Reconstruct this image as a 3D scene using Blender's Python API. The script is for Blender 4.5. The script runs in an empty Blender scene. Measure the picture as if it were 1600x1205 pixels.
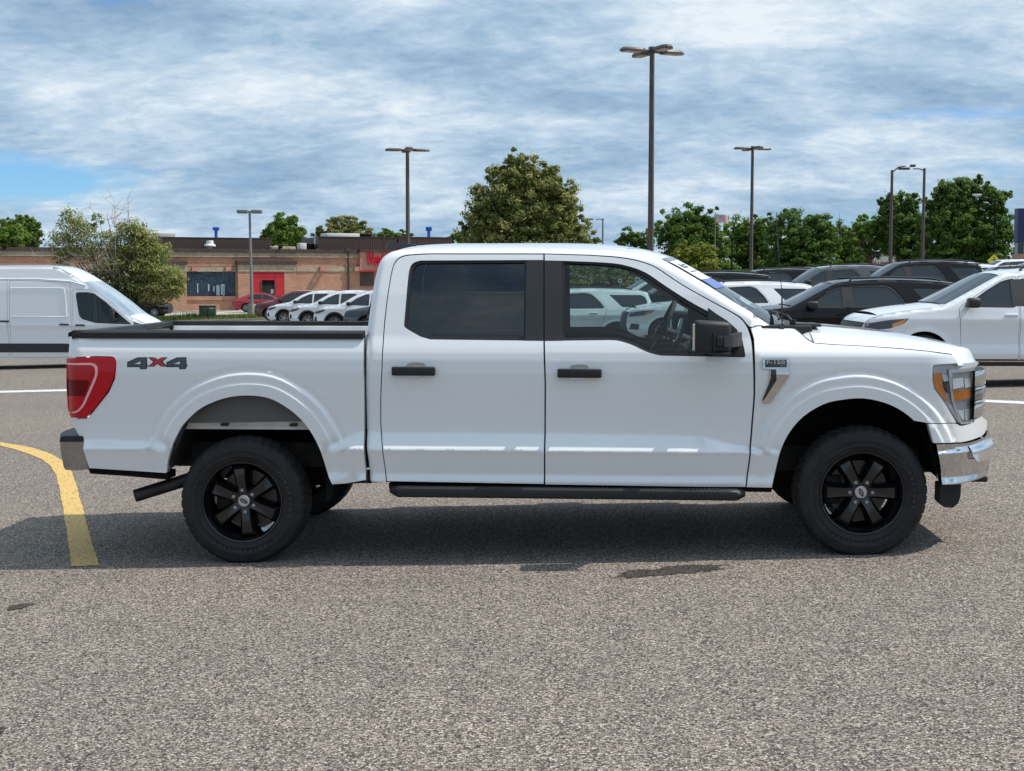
import bpy, bmesh, math, random
import numpy as np
from mathutils import Vector, Matrix
from mathutils.geometry import delaunay_2d_cdt
random.seed(7); rng = np.random.default_rng(7)
scn = bpy.context.scene
COL = scn.collection

# ------------------------------------------------------------------ camera
FPX = 2180.0; HOR = 432.0; CAMZ = 1.71
PITCH = math.atan((602.5 - HOR) / FPX)
cam = bpy.data.cameras.new("camera"); cam.sensor_width = 36.0; cam.lens = FPX / 1600 * 36
cam.clip_start = 0.1; cam.clip_end = 4000
camo = bpy.data.objects.new("camera", cam); COL.objects.link(camo)
camo.location = (0, 0, CAMZ); camo.rotation_euler = (math.pi / 2 - PITCH, 0, 0)
scn.camera = camo
# ------------------------------------------------------------------ light and exposure
SUN_EL = math.radians(55); SUN_AZ = math.radians(93)      # azimuth measured from "towards the camera" to the right
to_sun = Vector((math.sin(SUN_AZ) * math.cos(SUN_EL), -math.cos(SUN_AZ) * math.cos(SUN_EL), math.sin(SUN_EL)))
sun = bpy.data.lights.new("sun", 'SUN'); sun.energy = 4.2; sun.angle = math.radians(0.5); sun.color = (1.0, 0.95, 0.88)
suno = bpy.data.objects.new("sun", sun); COL.objects.link(suno)
suno.rotation_euler = to_sun.to_track_quat('Z', 'Y').to_euler()
scn.view_settings.view_transform = 'Standard'; scn.view_settings.look = 'None'
scn.view_settings.exposure = 0.12; scn.view_settings.gamma = 1.0
scn.view_settings.use_curve_mapping = False
scn.cycles.max_bounces = 8; scn.cycles.transparent_max_bounces = 24
scn.cycles.caustics_reflective = False; scn.cycles.caustics_refractive = False

CLD = (5.7, 5.2, 4.5, 7.5, 2.5, 5.5)
def build_world():
    w = bpy.data.worlds.new("World"); scn.world = w; w.use_nodes = True
    nt = w.node_tree; N = nt.nodes; L = nt.links; N.clear()
    def nd(t, **k):
        n = N.new(t)
        for a, b in k.items(): setattr(n, a, b)
        return n
    def mth(op, a, b=None, c=None):
        n = nd('ShaderNodeMath', operation=op)
        for i, v in enumerate((a, b, c)):
            if v is None: continue
            if isinstance(v, (int, float)): n.inputs[i].default_value = v
            else: L.new(v, n.inputs[i])
        return n.outputs[0]
    def noise(vec, sc, det, rough=0.55, dist=0.0):
        n = nd('ShaderNodeTexNoise'); n.inputs['Scale'].default_value = sc; n.inputs['Detail'].default_value = det
        n.inputs['Roughness'].default_value = rough; n.inputs['Distortion'].default_value = dist
        L.new(vec, n.inputs['Vector']); return n.outputs['Fac']
    def ramp(v, pts):
        n = nd('ShaderNodeValToRGB'); e = n.color_ramp.elements
        while len(e) < len(pts): e.new(0.5)
        for q, (p, c) in zip(e, pts): q.position = p; q.color = (*c, 1) if len(c) == 3 else c
        L.new(v, n.inputs[0]); return n.outputs[0]
    sky = nd('ShaderNodeTexSky', sky_type='NISHITA'); sky.sun_disc = False
    sky.sun_elevation = SUN_EL; sky.sun_rotation = math.pi - SUN_AZ
    sky.air_density = 1.0; sky.dust_density = 0.0; sky.ozone_density = 1.0; sky.altitude = 200
    tc = nd('ShaderNodeTexCoord'); sep = nd('ShaderNodeSeparateXYZ'); L.new(tc.outputs['Generated'], sep.inputs[0])
    x, y, z = sep.outputs
    zc = mth('ADD', mth('MAXIMUM', z, 0.0), 0.30)
    u = mth('DIVIDE', x, zc); v = mth('DIVIDE', y, zc)
    cmb = nd('ShaderNodeCombineXYZ'); L.new(u, cmb.inputs[0]); L.new(v, cmb.inputs[1])
    def mapped(sx, sy, rot, ox, oy):
        m = nd('ShaderNodeMapping'); m.inputs['Scale'].default_value = (sx, sy, 1)
        m.inputs['Rotation'].default_value = (0, 0, rot); m.inputs['Location'].default_value = (ox, oy, 0)
        L.new(cmb.outputs[0], m.inputs[0]); return m.outputs[0]
    big = noise(mapped(1.0, 1.25, .35, CLD[0], CLD[1]), 1.25, 4.0, .5)              # where the sheet breaks
    med = noise(mapped(.85, 1.15, .30, CLD[2], CLD[3]), 3.0, 9.0, .56, .25)         # billows
    fine = noise(mapped(.85, 1.15, .45, CLD[4], CLD[5]), 9.5, 9.0, .66, .35)           # curls and ripples
    cov = mth('ADD', mth('ADD', mth('MULTIPLY', big, 1.15), mth('MULTIPLY', med, .42)), mth('MULTIPLY', fine, .35))
    # openings low on the left and slits on the right of the view
    ta = mth('DIVIDE', x, mth('MAXIMUM', y, 0.05))
    for a0, e0, wa, he_, amp in ((-.345, .066, .085, .020, .42), (.285, .108, .10, .006, .20), (.13, .073, .07, .006, .17), (-.285, .194, .05, .010, .22), (.35, .167, .02, .004, .2)):
        q = mth('ADD', mth('POWER', mth('ABSOLUTE', mth('DIVIDE', mth('SUBTRACT', ta, a0), wa)), 2.0), mth('POWER', mth('ABSOLUTE', mth('DIVIDE', mth('SUBTRACT', z, e0), he_)), 2.0))
        cov = mth('SUBTRACT', cov, mth('MULTIPLY', mth('EXPONENT', mth('MULTIPLY', q, -1.0)), amp))
    cover = ramp(cov, [(0.64, (0, 0, 0)), (0.82, (1, 1, 1))])
    rip = noise(mapped(.8, 1.3, .6, CLD[1], CLD[4]), 30.0, 6.0, .66, .4)
    tone = mth('ADD', mth('ADD', mth('ADD', mth('MULTIPLY', med, .44), mth('MULTIPLY', fine, .24)), mth('MULTIPLY', big, .21)), mth('MULTIPLY', rip, .11))
    cc = ramp(tone, [(0.39, (2.35, 3.65, 5.2)), (0.46, (3.35, 4.8, 6.4)), (0.525, (4.9, 6.2, 7.5)), (0.60, (7.4, 8.2, 8.8))])
    # brighter cloud towards the sun
    dot = nd('ShaderNodeVectorMath', operation='DOT_PRODUCT'); L.new(tc.outputs['Generated'], dot.inputs[0]); dot.inputs[1].default_value = to_sun
    glow = mth('MULTIPLY_ADD', mth('POWER', mth('MAXIMUM', dot.outputs['Value'], 0.0), 6.0), 1.3, 1.0)
    vm = nd('ShaderNodeVectorMath', operation='SCALE'); L.new(cc, vm.inputs[0]); L.new(glow, vm.inputs['Scale'])
    blue = nd('ShaderNodeMix', data_type='RGBA'); blue.blend_type = 'MULTIPLY'; blue.inputs[0].default_value = 1.0
    L.new(sky.outputs[0], blue.inputs[6]); blue.inputs[7].default_value = (.48, .80, 1.22, 1)
    mx = nd('ShaderNodeMix', data_type='RGBA'); L.new(cover, mx.inputs[0]); L.new(blue.outputs[2], mx.inputs[6]); L.new(vm.outputs[0], mx.inputs[7])
    bg = nd('ShaderNodeBackground'); bg.inputs[1].default_value = 0.1
    L.new(mx.outputs[2], bg.inputs[0]); out = nd('ShaderNodeOutputWorld'); L.new(bg.outputs[0], out.inputs[0])
build_world()

# ------------------------------------------------------------------ pixel -> place helpers (modelling aid: photo points to metric points)
def ray(px, py):
    u = (px - 800) / FPX; v = -(py - 602.5) / FPX
    c, s = math.cos(PITCH), math.sin(PITCH)
    return Vector((u, c + v * s, -s + v * c))
def at(px, py, Y):
    d = ray(px, py); t = Y / d.y
    return Vector((d.x * t, Y, CAMZ + d.z * t))
def sstep(a, b, x):
    t = np.clip((x - a) / (b - a), 0, 1); return t * t * (3 - 2 * t)
GA, GZ0 = 0.0259, -.0234
def zg(x, y):
    x = np.asarray(x, float); y = np.asarray(y, float)
    xe = 38 * np.tanh(x / 38)
    return (GA + np.where(x > 0, .034, .012) * sstep(30, 60, y)) * xe + GZ0 - .30 * sstep(11, 30, y) + .0 * y
def onground(px, py):
    d = ray(px, py); t = 5.0
    for _ in range(60):
        z = float(zg(d.x * t, d.y * t)); tn = (z - CAMZ) / d.z
        t = t * .5 + tn * .5
    return Vector((d.x * t, d.y * t, z))

# ------------------------------------------------------------------ materials
MATS = {}
def mat(name, col, rough=.5, metal=0.0, coat=0.0, spec=.5, coat_rough=.03, alpha=None):
    if name in MATS: return MATS[name]
    m = bpy.data.materials.new(name); m.use_nodes = True; b = m.node_tree.nodes['Principled BSDF']
    b.inputs['Base Color'].default_value = (*col, 1); b.inputs['Roughness'].default_value = rough
    b.inputs['Metallic'].default_value = metal; b.inputs['Coat Weight'].default_value = coat
    b.inputs['Coat Roughness'].default_value = coat_rough; b.inputs['Specular IOR Level'].default_value = spec
    MATS[name] = m; return m
def mnodes(m): return m.node_tree.nodes, m.node_tree.links, m.node_tree.nodes['Principled BSDF']
def add_noise_color(m, c1, c2, scale, detail=4, lo=.35, hi=.65, bump=0.0, bscale=None, coord='Object', rough_var=None):
    N, L, b = mnodes(m)
    tc = N.new('ShaderNodeTexCoord'); n = N.new('ShaderNodeTexNoise'); n.inputs['Scale'].default_value = scale; n.inputs['Detail'].default_value = detail
    L.new(tc.outputs[coord], n.inputs['Vector'])
    r = N.new('ShaderNodeValToRGB'); r.color_ramp.elements[0].position = lo; r.color_ramp.elements[1].position = hi
    r.color_ramp.elements[0].color = (*c1, 1); r.color_ramp.elements[1].color = (*c2, 1)
    L.new(n.outputs['Fac'], r.inputs[0]); L.new(r.outputs[0], b.inputs['Base Color'])
    if rough_var:
        mr = N.new('ShaderNodeMapRange'); mr.inputs['To Min'].default_value = rough_var[0]; mr.inputs['To Max'].default_value = rough_var[1]
        L.new(n.outputs['Fac'], mr.inputs[0]); L.new(mr.outputs[0], b.inputs['Roughness'])
    if bump:
        n2 = N.new('ShaderNodeTexNoise'); n2.inputs['Scale'].default_value = bscale or scale; n2.inputs['Detail'].default_value = 3
        L.new(tc.outputs[coord], n2.inputs['Vector'])
        bp = N.new('ShaderNodeBump'); bp.inputs['Strength'].default_value = bump; bp.inputs['Distance'].default_value = .01
        L.new(n2.outputs['Fac'], bp.inputs['Height']); L.new(bp.outputs[0], b.inputs['Normal'])
    return m
def glass_mat(name, tint, refl_boost=1.0, rough=0.0):
    """thin tinted pane: tinted transparency under a Fresnel reflection"""
    if name in MATS: return MATS[name]
    m = bpy.data.materials.new(name); m.use_nodes = True; N, L = m.node_tree.nodes, m.node_tree.links; N.clear()
    t = N.new('ShaderNodeBsdfTransparent'); t.inputs[0].default_value = (*tint, 1)
    g = N.new('ShaderNodeBsdfGlossy'); g.inputs['Roughness'].default_value = rough; g.inputs[0].default_value = (1, 1, 1, 1)
    f = N.new('ShaderNodeFresnel'); f.inputs[0].default_value = 1.5
    mm = N.new('ShaderNodeMath'); mm.operation = 'MULTIPLY'; mm.inputs[1].default_value = refl_boost; mm.use_clamp = True
    x = N.new('ShaderNodeMixShader'); o = N.new('ShaderNodeOutputMaterial')
    L.new(f.outputs[0], mm.inputs[0]); L.new(mm.outputs[0], x.inputs[0]); L.new(t.outputs[0], x.inputs[1]); L.new(g.outputs[0], x.inputs[2]); L.new(x.outputs[0], o.inputs[0])
    MATS[name] = m; return m

M_WHITE = mat('white_paint', (.76, .765, .765), .35, 0, 1.0)
M_BLACKPL = add_noise_color(mat('black_plastic', (.014, .014, .015), .5, spec=.4), (.011, .011, .0122), (.018, .018, .020), 300, 2, bump=.12, bscale=900)
M_BLACKGL = mat('gloss_black', (.008, .008, .009), .12, 0, .6)
M_DARK = mat('dark_void', (.008, .008, .008), .9, spec=.1)
M_UNDER = add_noise_color(mat('underbody', (.02, .02, .02), .8), (.012, .012, .012), (.035, .03, .026), 9)
M_CHROME = add_noise_color(mat('chrome', (.6, .6, .61), .05, 1.0), (.56, .56, .57), (.64, .64, .65), 6, rough_var=(.03, .09))
M_SILVER = mat('silver_metal', (.55, .55, .56), .3, 1.0)
M_RUBBER = add_noise_color(mat('tyre_rubber', (.012, .012, .013), .75, spec=.35), (.009, .009, .0095), (.020, .0195, .019), 14, 6, rough_var=(.55, .8), bump=.15, bscale=160)
M_RIMBLK = mat('rim_black', (.006, .006, .007), .2, 0, .3)
M_GLASS_F = glass_mat('front_glass', (.62, .72, .71), 1.0)
M_GLASS_T = glass_mat('tinted_glass', (.10, .115, .12), 1.7)
M_GLASS_W = glass_mat('windshield_glass', (.66, .74, .73), 1.0)
M_CLEAR = glass_mat('clear_lens', (.97, .98, .985), .8)
M_CARGLASS = mat('dark_car_glass', (.010, .014, .018), .03, 0, 0, .85)
M_RED = mat('red_lens', (.50, .002, .010), .12, 0, .25, .25)
M_REDDARK = mat('red_lens_dark', (.15, .002, .005), .25, 0, 0, .2)
M_REDPALE = mat('red_lens_pale', (.85, .45, .47), .3, 0, .2)
M_AMBER = mat('amber_lens', (.85, .25, .012), .15, 0, 1.0)
M_INTERIOR = mat('interior_trim', (.035, .036, .038), .7)
M_SEAT = mat('seat_fabric', (.05, .05, .053), .9)

# ------------------------------------------------------------------ mesh helpers
def link(o, parent=None):
    COL.objects.link(o)
    if parent is not None: o.parent = parent
    return o
def mesh_obj(name, V, F, m, parent=None, smooth=None, normals=None, label=None):
    me = bpy.data.meshes.new(name)
    me.from_pydata([tuple(map(float, v)) for v in V], [], [tuple(int(i) for i in f) for f in F]); me.update()
    if normals is not None:
        me.polygons.foreach_set('use_smooth', [True] * len(me.polygons))
        me.normals_split_custom_set_from_vertices([tuple(map(float, n)) for n in normals])
    elif smooth is not None:
        me.polygons.foreach_set('use_smooth', [True] * len(me.polygons))
        me.set_sharp_from_angle(angle=math.radians(smooth))
    if m: me.materials.append(m)
    o = bpy.data.objects.new(name, me); link(o, parent)
    if label: o['label'] = label
    return o
def empty(name, loc=(0, 0, 0), rz=0.0, label=None, cat=None, group=None):
    o = bpy.data.objects.new(name, None); link(o); o.location = loc; o.rotation_euler = (0, 0, rz); o.empty_display_size = .3
    tag(o, label, cat, group); return o
def tag(o, label=None, cat=None, group=None, kind=None):
    if label: o['label'] = label
    if cat: o['category'] = cat
    if group: o['group'] = group
    if kind: o['kind'] = kind
    return o
def join(*parts):
    V = []; F = []
    for v, f in parts:
        b = len(V); V += [tuple(q) for q in v]; F += [tuple(i + b for i in q) for q in f]
    return V, F
def box(x0, x1, y0, y1, z0, z1):
    V = [(x, y, z) for x in (x0, x1) for y in (y0, y1) for z in (z0, z1)]
    F = [(0, 1, 3, 2), (4, 6, 7, 5), (0, 4, 5, 1), (2, 3, 7, 6), (0, 2, 6, 4), (1, 5, 7, 3)]
    return V, F
def rbox(x0, x1, y0, y1, z0, z1, r=.01, seg=2):
    bm = bmesh.new(); V, F = box(x0, x1, y0, y1, z0, z1)
    vs = [bm.verts.new(v) for v in V]
    for f in F: bm.faces.new([vs[i] for i in f])
    bmesh.ops.bevel(bm, geom=bm.edges[:], offset=r, segments=seg, profile=.5, affect='EDGES')
    bm.verts.index_update()
    out = [v.co.copy() for v in bm.verts], [tuple(v.index for v in f.verts) for f in bm.faces]
    bm.free(); return out
def cyl(p, q, r0, r1=None, n=16, caps=True):
    r1 = r0 if r1 is None else r1
    p = Vector(p); q = Vector(q); d = (q - p).normalized()
    a = d.orthogonal().normalized(); b = d.cross(a)
    V = []; F = []
    for c, r in ((p, r0), (q, r1)):
        for i in range(n):
            t = 2 * math.pi * i / n; V.append(c + a * (r * math.cos(t)) + b * (r * math.sin(t)))
    for i in range(n): F.append((i, (i + 1) % n, n + (i + 1) % n, n + i))
    if caps: F.append(tuple(reversed(range(n)))); F.append(tuple(range(n, 2 * n)))
    return V, F
def tube(path, rad, n=10, caps=True):
    path = [Vector(p) for p in path]; V = []; F = []; k = len(path)
    rad = [rad] * k if isinstance(rad, (int, float)) else rad
    ref = None
    for i, p in enumerate(path):
        d = (path[min(i + 1, k - 1)] - path[max(i - 1, 0)]).normalized()
        if ref is None: a = d.orthogonal().normalized()
        else: a = (ref - d * ref.dot(d)).normalized()
        ref = a; b = d.cross(a)
        for j in range(n):
            t = 2 * math.pi * j / n; V.append(p + (a * math.cos(t) + b * math.sin(t)) * rad[i])
    for i in range(k - 1):
        for j in range(n): F.append((i * n + j, i * n + (j + 1) % n, (i + 1) * n + (j + 1) % n, (i + 1) * n + j))
    if caps: F.append(tuple(reversed(range(n)))); F.append(tuple(range((k - 1) * n, k * n)))
    return V, F
def grid_faces(rows, cols, flip=False, wrap=False):
    F = []
    for i in range(rows - 1):
        for j in range(cols if wrap else cols - 1):
            q = (i * cols + j, i * cols + (j + 1) % cols, (i + 1) * cols + (j + 1) % cols, (i + 1) * cols + j)
            F.append(tuple(reversed(q)) if flip else q)
    return F
def loft(rows, flip=False):
    V = [v for r in rows for v in r]; return V, grid_faces(len(rows), len(rows[0]), flip)
def prism(poly, y0, y1):
    """poly in (x,z), extruded along y"""
    n = len(poly); V = [(x, y0, z) for x, z in poly] + [(x, y1, z) for x, z in poly]
    F = [tuple(range(n)), tuple(reversed(range(n, 2 * n)))] + [(i, n + i, n + (i + 1) % n, (i + 1) % n) for i in range(n)]
    return V, F
def lathe_y(prof, n, wrap=True):
    """prof (r, y) spun round the y axis"""
    V = [(r * math.cos(2 * math.pi * j / n), y, r * math.sin(2 * math.pi * j / n)) for r, y in prof for j in range(n)]
    return V, grid_faces(len(prof), n, False, True)
def moved(part, M):
    V, F = part; return [M @ Vector(v) for v in V], F
def text_geo(s, size, extrude=.0, bold=0.0, spacing=1.0, shear=0.0):
    cu = bpy.data.curves.new('txt', 'FONT'); cu.body = s; cu.size = size; cu.extrude = extrude; cu.align_x = 'CENTER'; cu.align_y = 'CENTER'
    cu.offset = bold; cu.space_character = spacing; cu.shear = shear; cu.resolution_u = 3
    o = bpy.data.objects.new('txt', cu); COL.objects.link(o)
    dg = bpy.context.evaluated_depsgraph_get(); me = bpy.data.meshes.new_from_object(o.evaluated_get(dg))
    out = [v.co.copy() for v in me.vertices], [tuple(p.vertices) for p in me.polygons]
    bpy.data.objects.remove(o); bpy.data.curves.remove(cu); bpy.data.meshes.remove(me)
    return out
def catmull(pts, per=6, closed=False):
    P = [np.array(p, float) for p in pts]; n = len(P); out = []
    for i in range(n if closed else n - 1):
        p0 = P[(i - 1) % n] if closed or i > 0 else P[0]; p1 = P[i]; p2 = P[(i + 1) % n]
        p3 = P[(i + 2) % n] if closed or i + 2 < n else P[-1]
        for k in range(per):
            t = k / per
            out.append(.5 * ((2 * p1) + (p2 - p0) * t + (2 * p0 - 5 * p1 + 4 * p2 - p3) * t * t + (3 * p1 - p0 - 3 * p2 + p3) * t ** 3))
    if not closed: out.append(P[-1])
    return [tuple(p) for p in out]
def chaikin(loop, lo=2.5, hi=42.0, cut=.25, it=2, closed=True):
    """round the gentle bends of a closed outline, keep its corners"""
    L_ = [np.array(p, float) for p in loop]
    for _ in range(it):
        out = []; n = len(L_)
        for i in range(n):
            if not closed and i in (0, n - 1): out.append(L_[i]); continue
            p0, p1, p2 = L_[i - 1], L_[i], L_[(i + 1) % n]; a, b = p1 - p0, p2 - p1; la, lb = np.hypot(*a), np.hypot(*b)
            if la < 1e-9 or lb < 1e-9: continue
            ang = abs(math.degrees(math.atan2(a[0] * b[1] - a[1] * b[0], a @ b)))
            if lo < ang < hi:
                c = cut * min(la, lb); out += [p1 - a / la * c, p1 + b / lb * c]
            else: out.append(p1)
        L_ = out
    return [tuple(p) for p in L_]
def fillet(loop, r, n=4):
    L_ = [np.array(p, float) for p in loop]; out = []; m = len(L_)
    for i in range(m):
        p0, p1, p2 = L_[i - 1], L_[i], L_[(i + 1) % m]; a, b = p0 - p1, p2 - p1; la, lb = np.hypot(*a), np.hypot(*b); c = min(r, la * .45, lb * .45)
        q0, q2 = p1 + a / la * c, p1 + b / lb * c
        for k in range(n + 1):
            t = k / n; out.append(tuple(q0 * (1 - t) ** 2 + p1 * 2 * t * (1 - t) + q2 * t * t))
    return out
def pip(pts, poly):
    x, z = pts[:, 0], pts[:, 1]; ins = np.zeros(len(pts), bool); n = len(poly)
    for i in range(n):
        x0, z0 = poly[i - 1]; x1, z1 = poly[i]
        c = (z0 > z) != (z1 > z)
        if z1 != z0: ins ^= c & (x < (x1 - x0) * (z - z0) / (z1 - z0) + x0)
    return ins
def dist_line(pts, line, closed=False):
    P = np.asarray(line, float); d = np.full(len(pts), 1e9); n = len(P)
    for i in range(n if closed else n - 1):
        a = P[i]; b = P[(i + 1) % n]; ab = b - a; L2 = (ab ** 2).sum() + 1e-12
        t = np.clip(((pts - a) @ ab) / L2, 0, 1); q = a + t[:, None] * ab
        d = np.minimum(d, np.hypot(*(pts - q).T))
    return d
def resample(loop, step):
    out = []; n = len(loop)
    for i in range(n):
        a = np.array(loop[i], float); b = np.array(loop[(i + 1) % n], float); k = max(1, int(np.hypot(*(b - a)) / step))
        for j in range(k): out.append(tuple(a + (b - a) * j / k))
    return out
def panel_geo(loops, S, side=-1, w=1.0, off=0.0, depth=.03, grid=.03, extra=None, clear=None):
    """a sheet over outline loops[0] (x,z) minus the holes loops[1:], bent to y = side*(w+S(x,z)+off), its edges turned inwards by depth"""
    loops = [resample(l, grid) for l in loops]
    B = []; E = []
    for l in loops:
        b = len(B); B += l; E += [(b + i, b + (i + 1) % len(l)) for i in range(len(l))]
    B = np.array(B, float); lo = B.min(0); hi = B.max(0)
    gx = np.arange(lo[0], hi[0], grid); gz = np.arange(lo[1], hi[1], grid * .7)
    G = np.array(np.meshgrid(gx, gz)).reshape(2, -1).T
    if len(G):
        k = pip(G, loops[0])
        for h in loops[1:]: k &= ~pip(G, h)
        if clear is not None: k &= ~clear(G)
        for l in loops: k &= dist_line(G, l, True) > grid * .38
        G = G[k]
    if extra is not None:
        k = pip(extra, loops[0])
        for h in loops[1:]: k &= ~pip(extra, h)
        for l in loops: k &= dist_line(extra, l, True) > .003
        G = np.vstack([G, extra[k]])
    P = np.vstack([B, G]) if len(G) else B
    v, e, f = delaunay_2d_cdt([Vector(p) for p in P], E, [], 0, 1e-6)[:3]
    v = np.array([tuple(p) for p in v]); f = np.array([t for t in f if len(t) == 3])
    c = v[f].mean(1); k = pip(c, loops[0])
    for h in loops[1:]: k &= ~pip(c, h)
    f = f[k]
    a = v[f]; ar = (a[:, 1, 0] - a[:, 0, 0]) * (a[:, 2, 1] - a[:, 0, 1]) - (a[:, 1, 1] - a[:, 0, 1]) * (a[:, 2, 0] - a[:, 0, 0])
    f = f[np.abs(ar) > 1e-9]; ar = ar[np.abs(ar) > 1e-9]; f[ar < 0] = f[ar < 0][:, ::-1]
    x, z = v[:, 0], v[:, 1]; h = .003
    o = S(x, z)
    nx = -(S(x + h, z) - S(x - h, z)) / (2 * h); nz = -(S(x, z + h) - S(x, z - h)) / (2 * h)
    Nn = np.stack([nx, np.full(len(x), side * 1.0), nz], 1); Nn /= np.linalg.norm(Nn, axis=1)[:, None]
    V3 = np.stack([x, side * (w + o + off), z], 1)
    F = f if side < 0 else f[:, ::-1]
    V3 = list(map(tuple, V3)); Nl = list(map(tuple, Nn)); F = [tuple(t) for t in F]
    if depth > 0:
        cnt = {}
        for t in f:
            for i in range(3): cnt[(t[i], t[(i + 1) % 3])] = 1
        be = [(p, q) for (p, q) in cnt if (q, p) not in cnt]
        base = {}
        def vid(p, n, d):
            V3.append((v[p, 0], V3[p][1] - side * d, v[p, 1])); Nl.append(n); return len(V3) - 1
        for p, q in be:
            dx, dz = v[q] - v[p]; L = math.hypot(dx, dz) or 1
            n = (dz / L, 0, -dx / L)
            i0, i1, i2, i3 = vid(p, n, 0), vid(q, n, 0), vid(q, n, depth), vid(p, n, depth)
            F.append((i0, i3, i2, i1) if side < 0 else (i0, i1, i2, i3))
    return V3, F, Nl
def panel(name, parent, m, loops, S, **k):
    V, F, Nn = panel_geo(loops, S, **k); return mesh_obj(name, V, F, m, parent, normals=Nn)
# ------------------------------------------------------------------ ground
def asphalt_mat(name, base_mul=1.0, patch=True):
    m = bpy.data.materials.new(name); m.use_nodes = True; N, L, b = mnodes(m)
    tc = N.new('ShaderNodeTexCoord')
    def vor(scale):
        v = N.new('ShaderNodeTexVoronoi'); v.inputs['Scale'].default_value = scale; L.new(tc.outputs['Object'], v.inputs['Vector']); return v
    def noi(scale, det=4):
        v = N.new('ShaderNodeTexNoise'); v.inputs['Scale'].default_value = scale; v.inputs['Detail'].default_value = det; L.new(tc.outputs['Object'], v.inputs['Vector']); return v
    def ramp(src, pts):
        n = N.new('ShaderNodeValToRGB'); e = n.color_ramp.elements
        while len(e) < len(pts): e.new(.5)
        for q, (p, c) in zip(e, pts): q.position = p; q.color = (*c, 1)
        L.new(src, n.inputs[0]); return n.outputs[0]
    v = vor(108.0); sp = N.new('ShaderNodeSeparateColor'); L.new(v.outputs['Color'], sp.inputs[0])
    k = base_mul
    stones = ramp(sp.outputs[0], [(0.0, (.075 * k, .07 * k, .07 * k)), (.22, (.15 * k, .135 * k, .128 * k)), (.42, (.235 * k, .205 * k, .182 * k)), (.62, (.32 * k, .272 * k, .232 * k)), (.80, (.405 * k, .335 * k, .275 * k)), (.93, (.52 * k, .46 * k, .40 * k)), (1.0, (.66 * k, .61 * k, .55 * k))])
    edge = ramp(v.outputs['Distance'], [(0.0, (1, 1, 1)), (.45, (1, 1, 1)), (.80, (.20, .19, .185))])
    mul = N.new('ShaderNodeMix'); mul.data_type = 'RGBA'; mul.blend_type = 'MULTIPLY'; mul.inputs[0].default_value = 1.0
    L.new(stones, mul.inputs[6]); L.new(edge, mul.inputs[7])
    n1 = noi(.35, 7); n2 = noi(3.0, 6)
    big = ramp(n1.outputs['Fac'], [(.3, (.90, .91, .92)), (.7, (1.09, 1.08, 1.06))]); mid = ramp(n2.outputs['Fac'], [(.3, (.94, .94, .95)), (.7, (1.06, 1.05, 1.04))])
    m2 = N.new('ShaderNodeMix'); m2.data_type = 'RGBA'; m2.blend_type = 'MULTIPLY'; m2.inputs[0].default_value = 1.0; L.new(mul.outputs[2], m2.inputs[6]); L.new(big, m2.inputs[7])
    m3 = N.new('ShaderNodeMix'); m3.data_type = 'RGBA'; m3.blend_type = 'MULTIPLY'; m3.inputs[0].default_value = 1.0; L.new(m2.outputs[2], m3.inputs[6]); L.new(mid, m3.inputs[7])
    wm = N.new('ShaderNodeMix'); wm.data_type = 'RGBA'; wm.blend_type = 'MULTIPLY'; wm.inputs[0].default_value = 1.0; wm.inputs[7].default_value = (.88, .855, .825, 1); L.new(m3.outputs[2], wm.inputs[6])
    L.new(wm.outputs[2], b.inputs['Base Color'])
    b.inputs['Roughness'].default_value = .9; b.inputs['Specular IOR Level'].default_value = .25
    bp = N.new('ShaderNodeBump'); bp.inputs['Strength'].default_value = .8; bp.inputs['Distance'].default_value = .006; bp.invert = True
    L.new(v.outputs['Distance'], bp.inputs['Height']); L.new(bp.outputs[0], b.inputs['Normal'])
    return m
M_ASPH = asphalt_mat('asphalt')
def axis(brk):
    out = []
    for a, b, s in brk: out += list(np.arange(a, b, s))
    return np.array(out + [brk[-1][1]])
def ground_sheet(name, xs, ys, m, dz=0.0):
    X, Y = np.meshgrid(xs, ys); Z = zg(X, Y) + dz
    V = np.stack([X, Y, Z], -1).reshape(-1, 3); o = mesh_obj(name, V, grid_faces(len(ys), len(xs)), m, None, 180)
    o['kind'] = 'structure'; return o
ground_sheet('parking_lot', axis([(-600, -60, 60), (-60, -20, 5), (-20, 20, 1), (20, 60, 5), (60, 600, 60)]), axis([(-80, -5, 5), (-5, 60, 1), (60, 130, 5), (130, 1500, 100)]), M_ASPH)
STRIP_K = (0, .07, .3, .7, .93, 1)
def decal_strip(name, left, right, m, dz=.004, label=None):
    """a thin sheet on the ground between two photo polylines of equal length (subdivided across)"""
    rows = []
    for a, b in zip(left, right):
        pa, pb = onground(*a), onground(*b); r = []
        for k in STRIP_K:
            q = pa.lerp(pb, k); r.append((q.x, q.y, float(zg(q.x, q.y)) + dz))
        rows.append(r)
    V, F = loft(rows); o = mesh_obj(name, V, F, m)
    me = o.data; ed = me.attributes.new('edge', 'FLOAT', 'POINT'); ed.data.foreach_set('value', np.array([0., 1, 1, 1, 1, 0] * len(rows), dtype=np.float32) if len(me.vertices) == 6 * len(rows) else np.ones(len(me.vertices), np.float32))
    if me.polygons and me.polygons[0].normal.z < 0: me.flip_normals()
    o['kind'] = 'structure'; return o
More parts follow.
